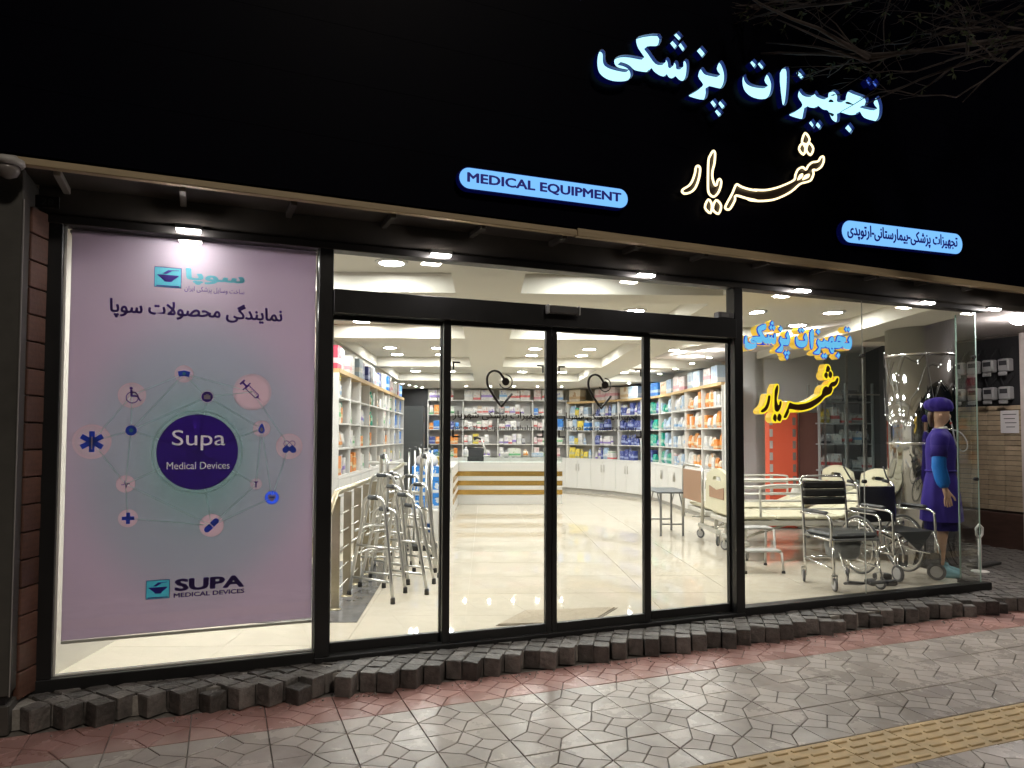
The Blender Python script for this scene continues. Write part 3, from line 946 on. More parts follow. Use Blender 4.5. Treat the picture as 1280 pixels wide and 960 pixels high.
BIGDOTS = [
[(3.126,4.616),(3.163,4.59),(3.126,4.55),(3.083,4.579)],
[(3.089,4.55),(3.126,4.523),(3.089,4.473),(3.05,4.507)],
[(3.162,4.551),(3.197,4.516),(3.162,4.472),(3.125,4.508)],
[(3.342,4.552),(3.386,4.518),(3.343,4.464),(3.295,4.502)],
[(3.459,4.166),(3.492,4.138),(3.454,4.092),(3.418,4.127)],
[(3.531,4.173),(3.572,4.141),(3.53,4.098),(3.492,4.134)],
[(3.497,4.1),(3.538,4.072),(3.496,4.031),(3.461,4.064)],
[(3.849,4.559),(3.887,4.537),(3.851,4.485),(3.811,4.521)],
[(3.923,4.565),(3.964,4.533),(3.927,4.493),(3.887,4.525)],
[(4.333,4.581),(4.387,4.541),(4.343,4.495),(4.287,4.532)],
[(5.108,4.67),(5.149,4.643),(5.112,4.596),(5.077,4.632)],
[(5.192,4.67),(5.234,4.638),(5.193,4.596),(5.149,4.63)],
[(4.463,4.186),(4.495,4.154),(4.467,4.107),(4.419,4.144)],
[(4.535,4.19),(4.573,4.159),(4.533,4.111),(4.49,4.14)],
[(4.881,4.23),(4.927,4.191),(4.885,4.136),(4.822,4.172)],
]
NEON = [
[(3.315,3.63),(3.336,3.616),(3.331,3.561),(3.311,3.497),(3.283,3.447),(3.241,3.414),(3.191,3.399),(3.168,3.412),(3.182,3.433),(3.232,3.466),(3.265,3.509),(3.289,3.571),(3.298,3.614)],
[(3.46,3.768),(3.479,3.755),(3.473,3.676),(3.454,3.611),(3.453,3.556),(3.472,3.508),(3.491,3.507),(3.501,3.54),(3.52,3.558),(3.536,3.541),(3.529,3.497),(3.505,3.447),(3.471,3.415),(3.442,3.415),(3.414,3.442),(3.41,3.519),(3.416,3.683),(3.436,3.733)],
[(3.411,3.383),(3.445,3.349),(3.432,3.281),(3.38,3.317)],
[(3.485,3.388),(3.533,3.353),(3.508,3.285),(3.454,3.315)],
[(4.401,4.07),(4.449,4.028),(4.421,3.981),(4.367,3.989)],
[(4.367,3.977),(4.403,3.945),(4.382,3.887),(4.334,3.925)],
[(4.443,3.994),(4.489,3.955),(4.458,3.895),(4.413,3.932)],
[(4.316,3.664),(4.341,3.715),(4.368,3.725),(4.362,3.693)],
[(4.37,3.675),(4.4,3.721),(4.441,3.732),(4.427,3.699)],
[(3.695,3.54),(3.739,3.526),(3.819,3.518),(3.889,3.52),(3.859,3.521),(3.961,3.532),(4.064,3.56),(4.169,3.603),(4.276,3.66),(4.292,3.704),(4.32,3.753),(4.369,3.78),(4.407,3.766),(4.429,3.799),(4.473,3.835),(4.518,3.848),(4.545,3.859),(4.574,3.897),(4.602,3.901),(4.601,3.859),(4.572,3.812),(4.522,3.779),(4.483,3.775),(4.488,3.741),(4.46,3.687),(4.416,3.664),(4.34,3.636),(4.253,3.566),(4.147,3.506),(4.042,3.464),(3.909,3.438),(3.798,3.433),(3.888,3.439),(3.788,3.442),(3.679,3.451),(3.669,3.414),(3.639,3.363),(3.61,3.331),(3.576,3.335),(3.581,3.363),(3.64,3.457),(3.665,3.508),(3.68,3.534)],
]
sign_face = glow('sign_face_blue', (0.42, 0.83, 1.0), 1.55)
sign_dim = glow('sign_face_dim', (0.10, 0.22, 0.9), 0.8)
rim_m = mat('sign_rim_glow', (0.02, 0.025, 0.11), 0.25, 0.7, emit=(0.004, 0.01, 0.2), estr=0.12)  # faint blue emission on the rim imitates the haze around the lit letters
edge_m = mat('sign_rim_edge', (0.30, 0.30, 0.36), 0.3, 0.9)
def channel_letter(name, loops, parent, fm, depth=0.03):
    me = curve_mesh(loops, 0.004)
    me.materials.append(fm)
    o = put(name, me, parent, (0, -0.05, 0))
    rb = MB()
    for lp in loops[:1]:
        lp = ccw(lp)
        n = len(lp)
        out = []
        for i in range(n):
            a, b, d = Vector(lp[i - 1]), Vector(lp[i]), Vector(lp[(i + 1) % n])
            e = (d - a)
            e = e.normalized() if e.length > 1e-6 else Vector((1, 0))
            out.append((b.x + e.y * 0.005, b.y - e.x * 0.005))
        rb.loft([[(x, 0.012, z) for x, z in out], [(x, -depth, z) for x, z in out], [(x - (x - p[0]) * .45, -depth, z - (z - p[1]) * .45) for (x, z), p in zip(out, lp)],
                 [(x - (x - p[0]) * .45, 0.03, z - (z - p[1]) * .45) for (x, z), p in zip(out, lp)]], 0, False, (False, False))
        nn = n
        for k in range(len(rb.m)):
            if nn <= k < 2 * nn:
                rb.m[k] = 1
    rb.build('rim', [rim_m, edge_m], o)
    return o
sg = thing('illuminated_sign', 'large glowing light blue Persian channel letters on the black fascia', 'sign', (0, -0.385, 0), PHI)
for outer, holes in BIG:
    channel_letter('letter', [spline(outer, True, 3)] + [spline(h, True, 3) for h in holes], sg, sign_face)
for k, d in enumerate(BIGDOTS):
    channel_letter('letter_dot', [d], sg, sign_dim if k in (10, 11) else sign_face)

def ribbon(pts, r):
    q = spline(pts, True, 3)
    return [(x, 0, z) for x, z in q]
neon_m = glow('neon_warm_white', (1.0, 0.80, 0.45), 2.2)
plate_m = mat('neon_backing', (0.02, 0.012, 0.008), 0.4)
ns = thing('neon_sign', 'warm white neon outline of a Persian name below the big blue letters', 'sign', (0, -0.385, 0), PHI)
for k, lp in enumerate(NEON):
    if k in (7, 8):
        me = curve_mesh([spline(lp, True, 3)], 0.012)
        me.materials.append(neon_m)
        put('glow_spot', me, ns, (0, -0.056, 0))
        continue
    MB().tube(ribbon(lp, 0), 0.0085, 6, True).build('neon_tube', neon_m, ns, (0, -0.05, 0))
    if k not in (7, 8):
        me = curve_mesh([spline(lp, True, 3)], 0.01)
        me.materials.append(plate_m)
        put('backing', me, ns, (0, -0.035, 0))

def pill(x0, x1, z0, z1, n=12):
    r = (z1 - z0) / 2
    c = (z0 + z1) / 2
    return [(x1 - r + r * math.cos(t), c + r * math.sin(t)) for t in [R(-90 + 180 * k / n) for k in range(n + 1)]] + [(x0 + r - r * math.cos(t), c - r * math.sin(t)) for t in [R(-90 + 180 * k / n) for k in range(n + 1)]]
pill_face = glow('sign_panel_blue', (0.19, 0.50, 1.0), 1.15)
navy = mat('sign_navy', (0.01, 0.012, 0.14), 0.5, emit=(0.02, 0.02, 0.3), estr=0.35)
def pill_sign(label, x0, x1, z0, z1, body, box, tilt, bold):
    t = thing('light_box_sign', label, 'sign', (0, -0.385, 0), PHI)
    c = ((x0 + x1) / 2, (z0 + z1) / 2)
    sh = lambda p: (p[0], p[1] + (p[0] - c[0]) * tilt)
    me = curve_mesh([[sh(p) for p in pill(x0 - .008, x1 + .008, z0 - .008, z1 + .008)]], 0.05)
    me.materials.append(rim_m)
    put('casing', me, t, (0, -0.052, 0))
    me = curve_mesh([[sh(p) for p in pill(x0, x1, z0, z1)]], 0.004)
    me.materials.append(pill_face)
    put('face', me, t, (0, -0.057, 0))
    me = text_mesh(body, box, 0.002, bold)
    for v in me.vertices:
        v.co.z += (v.co.x - c[0]) * tilt
    me.materials.append(navy)
    put('lettering', me, t, (0, -0.0605, 0))
pill_sign('blue rounded light box reading MEDICAL EQUIPMENT', 1.398, 2.685, 3.205, 3.342, 'MEDICAL EQUIPMENT', (1.45, 2.63, 3.235, 3.312), 0.018, 0.034)
pill_sign('blue rounded light box with a line of small Persian words', 4.794, 6.298, 3.232, 3.418, persian('تجهیزات پزشکی-بیمارستانی-ارتوپدی'), (4.85, 6.23, 3.256, 3.396), 0.03, 0.028)

# lettering hung inside the right-hand display pane (same outlines, smaller)
def remap(lp, src, dst):
    return [(dst[0] + (x - src[0]) * (dst[1] - dst[0]) / (src[1] - src[0]), dst[2] + (z - src[2]) * (dst[3] - dst[2]) / (src[3] - src[2])) for x, z in lp]
allp = [p for o_, _ in BIG for p in o_] + [p for d in BIGDOTS for p in d]
SB = (min(p[0] for p in allp), max(p[0] for p in allp), min(p[1] for p in allp), max(p[1] for p in allp))
# level the rising text line first
LV = lambda lp: [(x, z - (x - SB[0]) * 0.03) for x, z in lp]
allq = LV(allp)
SB2 = (SB[0], SB[1], min(p[1] for p in allq), max(p[1] for p in allq))
DB = (4.03, 5.21, 2.235, 2.555)
win_blue = glow('window_letter_blue', (0.18, 0.62, 1.0), 0.95)
win_rim = glow('window_letter_rim', (0.02, 0.07, 0.75), 0.9)
win_amber = mat('amber_acrylic', (0.78, 0.52, 0.05), 0.3, emit=(1.0, 0.68, 0.06), estr=0.4)
ws = thing('window_letters', 'blue Persian letters with amber sides hung inside the right display pane', 'sign', (0, 0.03, 0))
def win_letter(name, loops, fm, rm, sm, parent, grow=0.008, depth=0.07):
    me = curve_mesh(loops, 0.003)
    me.materials.append(fm)
    o = put(name, me, parent, (0, -0.004, 0))
    lp = ccw(loops[0])
    n = len(lp)
    out = []
    for i in range(n):
        a, b, d = Vector(lp[i - 1]), Vector(lp[i]), Vector(lp[(i + 1) % n])
        e = d - a
        e = e.normalized() if e.length > 1e-6 else Vector((1, 0))
        out.append((b.x + e.y * grow, b.y - e.x * grow))
    me = curve_mesh([out], 0.006)
    me.materials.append(rm)
    put('rim', me, o, (0, 0.0045, 0))
    me = curve_mesh([out], depth)
    me.materials.append(sm)
    put('side', me, o, (0, 0.012, 0))
    return o
for outer, holes in BIG:
    win_letter('letter', [spline(remap(LV(q), SB2, DB), True, 2) for q in [outer] + holes], win_blue, win_rim, win_amber, ws)
for d in BIGDOTS:
    win_letter('letter_dot', [remap(LV(d), SB2, DB)], win_blue, win_rim, win_amber, ws)
alln = [p for d in NEON for p in d]
SN = (min(p[0] for p in alln), max(p[0] for p in alln), min(p[1] for p in alln), max(p[1] for p in alln))
DN = (4.19, 5.045, 1.70, 2.20)
win_yellow = glow('window_neon_yellow', (1.0, 0.76, 0.03), 1.15)
win_brown = mat('window_letter_brown', (0.07, 0.022, 0.008), 0.4)
w2 = thing('window_letters', 'yellow outlined Persian name hung below the blue window letters', 'sign', (0, 0.03, 0))
for k, lp in enumerate(NEON):
    q = spline(remap(lp, SN, DN), True, 3)
    if k in (7, 8):
        continue
    o = win_letter('letter', [q], win_brown, win_yellow, win_amber, w2, 0.015, 0.07)
# ================================================================== SIDE PASSAGE ON THE RIGHT
bw = thing('brick_wall', 'buff brick wall of the passage right of the shop, dark skirting below', 'wall', (9.62, 0, 0))
mort = mat('brick_mortar', (0.10, 0.085, 0.07), 0.9, var=0.3)
MB().box(0.012, 0.4, 1.44, 6.0, 0.1, 3.3).build('core', mort, bw)
brick_m = mat('buff_brick', (0.42, 0.33, 0.22), 0.75, var=0.22, vscale=7, bump=0.3, rnd=0.12, world=True)
brk = MB().box(-0.006, 0.04, 0.004, 0.226, 0.004, 0.064, ch=.004).mesh('brick', brick_m)
for r_ in range(21):
    for c_ in range(9):
        put('brick', brk, bw, (rng.uniform(-.002, .002), 1.46 + c_ * 0.23, 0.6 + r_ * 0.0665))
MB().box(-0.03, 0.04, 1.42, 3.6, 0.1, 0.575, ch=.01).build('skirting', mat('skirting_stone', (0.075, 0.04, 0.03), 0.5, var=0.35, vscale=4, stretch=(1, 1, 5)), bw)
MB().box(-0.04, 0.42, 1.32, 1.45, 0.1, 3.3, ch=.01).build('white_jamb', mat('jamb_white', (0.62, 0.56, 0.53), 0.6, var=0.1), bw)
MB().box(-0.01, 0.012, 1.46, 3.5, 1.998, 2.9).build('meter_board', mat('meter_board', (0.012, 0.012, 0.014), 0.7), bw)
sof = struct(MB().box(6.93, 10.0, 0.045, 6.0, 2.93, 3.0).build('passage_ceiling', mat('passage_white', (0.75, 0.70, 0.68), 0.7)))
meter_m = mat('meter_grey', (0.30, 0.30, 0.30), 0.5, rnd=0.15)
meter_w = mat('meter_window', (0.05, 0.05, 0.055), 0.15)
def meter(label, y, z):
    t = thing('electricity_meter', label, 'meter', (9.60, y, z), 0, 'meters on the passage wall')
    MB().box(-0.11, -0.005, -0.075, 0.075, 0, 0.17, ch=.012).build('case', meter_m, t)
    MB().box(-0.113, -0.1105, -0.05, 0.05, 0.08, 0.14).build('display', meter_w, t)
    MB().box(-0.125, -0.105, -0.06, 0.06, -0.055, -0.004, ch=.008).build('terminal_cover', meter_m, t)
    for s_ in (-1, 1):
        MB().tube([(-0.06, s_ * .03, 0.172), (-0.07, s_ * .035, 0.22), (-0.05, s_ * .07, 0.27), (-0.03, s_ * .08, 0.32)], 0.008, 6).build('cable', rubber, t)
nm = ['nearest', 'second', 'third', 'fourth', 'fifth']
for r_, rn in ((0, 'lower'), (1, 'upper')):
    for c_ in range(5):
        meter(f'grey electricity meter, {nm[c_]} from the white jamb in the {rn} row', 1.60 + c_ * 0.215, 2.07 + r_ * 0.37)
t = thing('paper_notice', 'white paper notice taped below the electricity meters', 'notice', (9.60, 1.60, 1.78))
MB().box(-0.004, -0.002, -0.12, 0.12, -0.15, 0.15).build('sheet', mat('paper', (0.7, 0.68, 0.68), 0.7), t)
for k in range(4):
    MB().box(-0.0055, -0.0042, -0.09 + .02 * (k % 2), 0.09 - .015 * k, 0.09 - k * 0.055, 0.10 - k * 0.055).build('text_line', mat('toner', (0.05, 0.05, 0.06), .7), t)
t = thing('passage_light', 'bright white ceiling light over the side passage', 'light', (8.35, 0.6, 2.93))
MB().box(-0.09, 0.09, -0.09, 0.09, -0.02, -0.003, ch=.004).build('frame', mat('white_plastic', (0.75, 0.75, 0.75), .4), t)
MB().lathe([(0.10, -0.02), (0.10, -0.05), (0.06, -0.075), (0.01, -0.08)], 20).build('diffuser', glow('passage_led', (1, 0.92, 0.88), 260.0), t)
t = thing('floor_plate', 'flat dark metal plate lying on the stone setts by the passage', 'plate', (8.05, 0.85, 0.125), R(12))
MB().box(-0.35, 0.22, -0.06, 0.06, 0, 0.03, ch=.006).build('plate', mat('plate_dark', (0.03, 0.03, 0.03), .6), t)
MB().box(-0.28, 0.15, -0.03, 0.03, 0.0305, 0.036, ch=.002).build('ridge', mat('plate_dark2', (0.045, 0.045, 0.045), .6), t)
t = thing('hook_post', 'short white post with a loop on top outside the glass corner', 'post', (7.62, 0.62, 0.12))
wpost = mat('white_paint', (0.68, 0.67, 0.64), .45)
MB().cyl((0, 0, 0), (0, 0, 0.36), 0.016, 10).build('stem', wpost, t)
MB().tube([(0, 0.0, 0.36), (-.045, 0, 0.40), (-.05, 0, 0.47), (0, 0, 0.51), (.05, 0, 0.47), (.045, 0, 0.40)], 0.013, 8, True).build('loop', wpost, t)
MB().lathe([(0.09, 0), (0.085, 0.012), (0.02, 0.02)], 16).build('foot', wpost, t)

# ================================================================== ROOM SHELL
white_wall = mat('cream_plaster', (0.74, 0.71, 0.63), 0.75, var=0.05, vscale=2)
marble = mat('polished_floor', (0.70, 0.64, 0.53), 0.03, var=0.05, vscale=1.6, spec=0.7)
struct(MB().prism(ccw([(-0.98, 0.045), (6.74, 0.045), (7.2, 1.25), (7.85, 1.25), (9.5, 3.75), I(6.4, 20)[:2], I(-2.6, 20)[:2], I(-2.56, 4.30)[:2]]), 0.0, FL - 0.004).build('floor_slab', mat('floor_grout', (0.52, 0.47, 0.38), 0.5)))
floor = struct(MB().box(0.6, 0.62, 0.3, 0.32, 0.10, 0.12).build('floor', marble))
def room_clip(p):
    out = []
    q = clip(p, 0, -1, -0.05)
    lo = clip(q, 0, 1, 1.25)
    lo = clip(lo, 1, -0.41, 6.75 - 0.41 * 0.05) if lo else lo
    hi = clip(q, 0, -1, -1.25)
    hi = clip(hi, 1, -0.66, 7.85 - 0.66 * 1.25) if hi else hi
    return [ccw(x) for x in (lo, hi) if len(x) > 2]
TS = 0.80
for i in range(12):
    for j in range(20):
        u0, v0 = -2.55 + i * TS, 4.22 + j * TS
        if v0 > 19.4 or (u0 > 4.2 and v0 > 11.4):
            continue
        g = 0.0012
        ps = room_clip([I(a, b)[:2] for a, b in ((u0 + g, v0 + g), (u0 + TS - g, v0 + g), (u0 + TS - g, v0 + TS - g), (u0 + g, v0 + TS - g))])
        if not ps:
            continue
        mb = MB()
        cx, cyy = ps[0][0]
        for p in ps:
            mb.prism([(x - cx, y - cyy) for x, y in p], -0.006, 0.0)
        mb.build('tile', marble, floor, (cx, cyy, FL + 0.0005))
gran = mat('grey_granite', (0.16, 0.16, 0.165), 0.12, var=0.3, vscale=9)
bord = []
p = room_clip([I(a, b)[:2] for a, b in ((-1.9, 5.62), (-0.97, 5.62), (-1.02, 8.3), (-1.9, 8.3))])
mb = MB()
for q in p:
    mb.prism(q, FL + 0.001, FL + 0.006)
struct(mb.build('granite_border', gran))
def wall(name, pts, z0, z1, th, m=white_wall):
    # wall along a path of (u, v) points, thickness to its left
    mb = MB()
    P = [Vector(I(*q)[:2]) for q in pts]
    for a, b in zip(P, P[1:]):
        d = (b - a).normalized()
        n = Vector((-d.y, d.x)) * th
        mb.prism(ccw([tuple(a), tuple(b), tuple(b + n), tuple(a + n)]), z0, z1)
    return struct(mb.build(name, m))
wall('wall_left', [(-2.54, 4.35), (-2.54, 8.42)], 0.0, 3.2, 0.15)
wall('wall_left', [(-2.02, 8.42), (-2.02, 15.6)], 0.0, 3.2, 0.5)
dark_in = mat('dark_panel', (0.03, 0.031, 0.036), 0.5)
wall('wall_dark', [(-2.5, 15.6), (-2.5, 19.5)], 0.0, 3.2, 0.15, dark_in)
wall('wall_dark_back', [(-2.5, 19.46), (-1.55, 19.46)], 0.0, 3.2, 0.12, dark_in)
wall('wall_back', [(-1.55, 19.46), (4.5, 19.46)], 0.0, 3.2, 0.15)
wall('wall_right', [(4.32, 19.46), (4.32, 11.5)], 0.0, 3.2, 0.15)
wall('wall_nook', [(3.95, 11.5), (6.15, 11.5)], 0.0, 3.2, 0.12, mat('nook_plaster', (0.74, 0.74, 0.76), .6))
wall('wall_nook_side', [(6.12, 11.5), (5.38, 8.5)], 0.0, 3.2, 0.12, dark_in)

# ceiling: a flat slab with recessed trays between broad flat beams
ceil_m = mat('ceiling_cream', (0.78, 0.755, 0.68), 0.8)
ucols = [(-1.97, -0.27), (0.30, 2.10), (2.67, 4.35), (4.9, 6.2)]
vrows = [(3.9, 6.33), (6.73, 9.32), (9.72, 13.15), (13.55, 16.5)]
mb = MB()
def slab(u0, u1, v0, v1, z0, z1):
    p = [I(a, b)[:2] for a, b in ((u0, v0), (u1, v0), (u1, v1), (u0, v1))]
    q = clip(p, 0, -1, -0.062)
    q = clip(q, 1, -0.66, 6.83 - 0.66 * 0.06) if q else q
    if len(q) > 2:
        mb.prism(ccw(q), z0, z1)
ZB, ZT = 2.82, 2.995
slab(-2.6, 7.0, 3.9, 19.6, ZT, ZT + 0.1)
edges = [-2.6] + [e for c in ucols for e in c] + [7.0]
for k in range(0, len(edges), 2):
    slab(edges[k], edges[k + 1], 3.9, 19.6, ZB, ZT - 0.001)
for u0, u1 in ucols:
    ve = [6.33, 6.73, 9.32, 9.72, 13.15, 13.55, 16.5, 19.6]
    for k in range(0, len(ve), 2):
        slab(u0, u1, ve[k], ve[k + 1], ZB + .0005, ZT - 0.0015)
struct(mb.build('ceiling', ceil_m))
ring_m = mat('downlight_ring', (0.8, 0.8, 0.78), 0.35)
disc_m = glow('downlight_white', (1.0, 0.98, 0.94), 170.0)
ring_me = MB().lathe([(0.10, 0), (0.135, 0), (0.13, -0.014), (0.10, -0.012)], 24, caps=(False, False)).mesh('ring', ring_m)
disc_me = MB().lathe([(0.10, -0.009), (0.101, -0.003)], 24).mesh('diffuser', disc_m)
cn = ['left', 'second', 'third', 'fourth', 'fifth', 'sixth', 'right']
vn = ['front window', 'second', 'third', 'fourth', 'fifth', 'sixth', 'seventh', 'rear']
for iv, v in enumerate((5.1, 5.95, 8.1, 9.05, 11.75, 12.7, 15.2, 16.0)):
    for iu, u in enumerate((-1.55, -0.78, 0.80, 1.68, 3.05, 3.95)):
        w = I(u, v, ZT - 0.002)
        if w[1] < 0.35 or (iu == 5 and v > 11):
            continue
        t = thing('ceiling_downlight', f'round ceiling downlight, {vn[iv]} row from the street, {cn[iu]} column', 'downlight', w, -A, 'round ceiling downlights')
        put('ring', ring_me, t)
        put('diffuser', disc_me, t)
for k, (u, v) in enumerate(((3.1, 10.45), (3.95, 10.6))):  # extra pair, added to brighten the nook wall
    t = thing('ceiling_downlight', f'added ceiling downlight over the rear bed foot to brighten the nook wall, {["left", "right"][k]} one', 'downlight', I(u, v, ZT - 0.002), -A, 'round ceiling downlights')
    put('ring', ring_me, t)
    put('diffuser', disc_me, t)
for k, (u, v) in enumerate(((5.45, 9.3), (5.35, 10.3), (5.6, 11.1))):  # extra lights, added to brighten the nook and its rack
    t = thing('ceiling_downlight', f'added ceiling downlight brightening the nook behind the column, {["nearest", "middle", "farthest"][k]} of three', 'downlight', I(u, v, ZT - 0.002), -A, 'round ceiling downlights')
    put('ring', ring_me, t)
    put('diffuser', disc_me, t)
for k, v in enumerate((5.15, 6.1, 7.1)):  # extra lights, added to shine through the banner from behind
    t = thing('ceiling_downlight', f'added ceiling downlight backlighting the hanging banner, {["nearest", "middle", "farthest"][k]} from the street', 'downlight', I(-2.2, v, ZB - 0.001), -A, 'round ceiling downlights')
    put('ring', ring_me, t)
    put('diffuser', disc_me, t)
small_r = MB().lathe([(0.04, 0), (0.055, 0), (0.052, -0.01), (0.04, -0.008)], 16, caps=(False, False)).mesh('ring', ring_m)
small_d = MB().lathe([(0.04, -0.006), (0.041, -0.002)], 16).mesh('diffuser', glow('spot_white', (1.0, 0.97, 0.92), 420.0))
on = ['first', 'second', 'third', 'fourth', 'fifth', 'sixth', 'seventh', 'eighth', 'ninth', 'tenth']
for k, (u, v) in enumerate([(3.35, 16.9), (3.42, 15.6), (3.45, 14.3), (3.47, 13.2), (3.5, 12.2), (3.52, 11.3)]):
    t = thing('shelf_spot', f'tiny ceiling spot over the curved shelving, {on[k]} from the back', 'spotlight', I(u, v, ZB - 0.001), 0, 'tiny spots over the curved shelving')
    put('ring', small_r, t)
    put('diffuser', small_d, t)
for k, u in enumerate((-1.1, -.5, .1, .7, 1.3, 1.9)):  # extra row of spots, added to lift the dim back shelves
    t = thing('added_shelf_spot', f'added ceiling spot brightening the back wall shelving, {on[k]} from the left', 'spotlight', I(u, 18.2, ZB - 0.001), 0, 'added spots brightening the back wall shelving')
    put('ring', small_r, t)
    put('diffuser', small_d, t)
for k in range(6):
    t = thing('rear_spot', f'tiny ceiling spot in the dark rear corner, {on[k]} from the front', 'spotlight', I(-2.25 + .12 * k, 16.6 + 0.45 * k, ZB - 0.001), 0, 'tiny spots in the dark rear corner')
    put('ring', small_r, t)
    put('diffuser', small_d, t)

# mirrored round column near the glass corner
pc = thing('mirrored_column', 'round mirror-polished column behind the dressed mannequin', 'column', (*I(5.04, 8.25)[:2], FL))
mir = mat('mirror_steel', (0.40, 0.40, 0.40), 0.06, 1.0, bump=0.05, bscale=3.0)
MB().cyl((0, 0, 0.001), (0, 0, ZT - FL + .05), 0.36, 48).build('shaft', mir, pc)
for z in (0.62, 1.35, 2.36):
    MB().lathe([(0.361, z - .012), (0.366, z - .008), (0.366, z + .008), (0.361, z + .012)], 48, caps=(False, False)).build('band', mat('steel_band', (0.7, 0.69, 0.66), 0.25, 1.0), pc)
tl = thing('fairy_lights', 'string of tiny white fairy lights wound round the mirrored column', 'string lights', (*I(5.04, 8.25)[:2], FL))
wire = []
for k in range(60):
    a = R(180 + k * 12)
    z = 2.15 + 0.22 * math.sin(k * 0.55) + 0.1 * math.sin(k * 1.7) - (0.5 if k % 13 == 5 else 0)
    wire.append((0.375 * math.cos(a), 0.375 * math.sin(a), z))
MB().tube(wire, 0.0025, 4).build('wire', mat('clear_wire', (.3, .3, .3), .3), tl)
bulb_m = glow('fairy_bulb', (1, 0.97, 0.92), 5.0)
bm2 = MB().lathe([(0.002, -0.006), (0.006, 0), (0.002, 0.006)], 6).mesh('bulb', bulb_m)
for k in range(0, 60, 3):
    put('bulb', bm2, tl, wire[k])
# ================================================================== SHELVING AND STOCK
lam = mat('white_laminate', (0.74, 0.73, 0.71), 0.35, var=0.03, vscale=2)
oak = mat('oak_edge', (0.52, 0.36, 0.17), 0.45, var=0.2, vscale=5, stretch=(1, 1, 8))
back_m = mat('shelf_back', (0.62, 0.61, 0.60), 0.5)
handle_m = mat('handle_steel', (0.5, 0.48, 0.44), 0.3, 1.0)

def product_mat(name, base, acc, acc2, style):
    m = bpy.data.materials.new(name)
    m.use_nodes = True
    nt = m.node_tree
    b = nt.nodes['Principled BSDF']
    b.inputs['Roughness'].default_value = 0.38
    tc = nt.nodes.new('ShaderNodeTexCoord')
    oi = nt.nodes.new('ShaderNodeObjectInfo')
    sp = nt.nodes.new('ShaderNodeSeparateXYZ')
    nt.links.new(tc.outputs['Generated'], sp.inputs[0])
    def math_(op, a, c=None):
        n = nt.nodes.new('ShaderNodeMath')
        n.operation = op
        for i, q in enumerate((a, c)):
            if q is None:
                continue
            if isinstance(q, (int, float)):
                n.inputs[i].default_value = q
            else:
                nt.links.new(q, n.inputs[i])
        return n.outputs[0]
    def mix(f, a, c):
        n = nt.nodes.new('ShaderNodeMix')
        n.data_type = 'RGBA'
        nt.links.new(f, n.inputs[0])
        for i, q in ((6, a), (7, c)):
            if isinstance(q, tuple):
                n.inputs[i].default_value = (*q, 1)
            else:
                nt.links.new(q, n.inputs[i])
        return n.outputs[2]
    X, Z, rn = sp.outputs[0], sp.outputs[2], oi.outputs['Random']
    lo = math_('MULTIPLY', rn, 0.35)
    band = math_('MULTIPLY', math_('GREATER_THAN', Z, lo), math_('LESS_THAN', Z, math_('ADD', lo, 0.22)))
    c = mix(band, base, acc)
    va = nt.nodes.new('ShaderNodeVectorMath')
    va.operation = 'ADD'
    nt.links.new(tc.outputs['Generated'], va.inputs[0])
    nt.links.new(rn, va.inputs[1])
    vo = nt.nodes.new('ShaderNodeTexNoise')
    vo.inputs['Scale'].default_value = 3.2 if style == 'photo' else 5.0
    vo.inputs['Detail'].default_value = 2
    nt.links.new(va.outputs[0], vo.inputs['Vector'])
    blob = math_('GREATER_THAN', vo.outputs['Fac'], 0.56 if style == 'photo' else 0.6)
    inside = math_('MULTIPLY', math_('MULTIPLY', math_('GREATER_THAN', X, 0.12), math_('LESS_THAN', X, 0.88)), math_('GREATER_THAN', Z, 0.4))
    c = mix(math_('MULTIPLY', blob, inside), c, acc2)
    # printed lines of small type
    ln = math_('MULTIPLY', math_('LESS_THAN', math_('FRACT', math_('MULTIPLY', Z, 14.0)), 0.4), math_('MULTIPLY', math_('LESS_THAN', Z, 0.36), math_('MULTIPLY', math_('GREATER_THAN', X, 0.15), math_('LESS_THAN', X, 0.7))))
    c = mix(math_('MULTIPLY', ln, 0.55), c, tuple(0.35 * k for k in base))
    nt.links.new(c, b.inputs['Base Color'])
    return m
W_, B_, LB = (0.72, 0.71, 0.70), (0.03, 0.11, 0.5), (0.22, 0.42, 0.68)
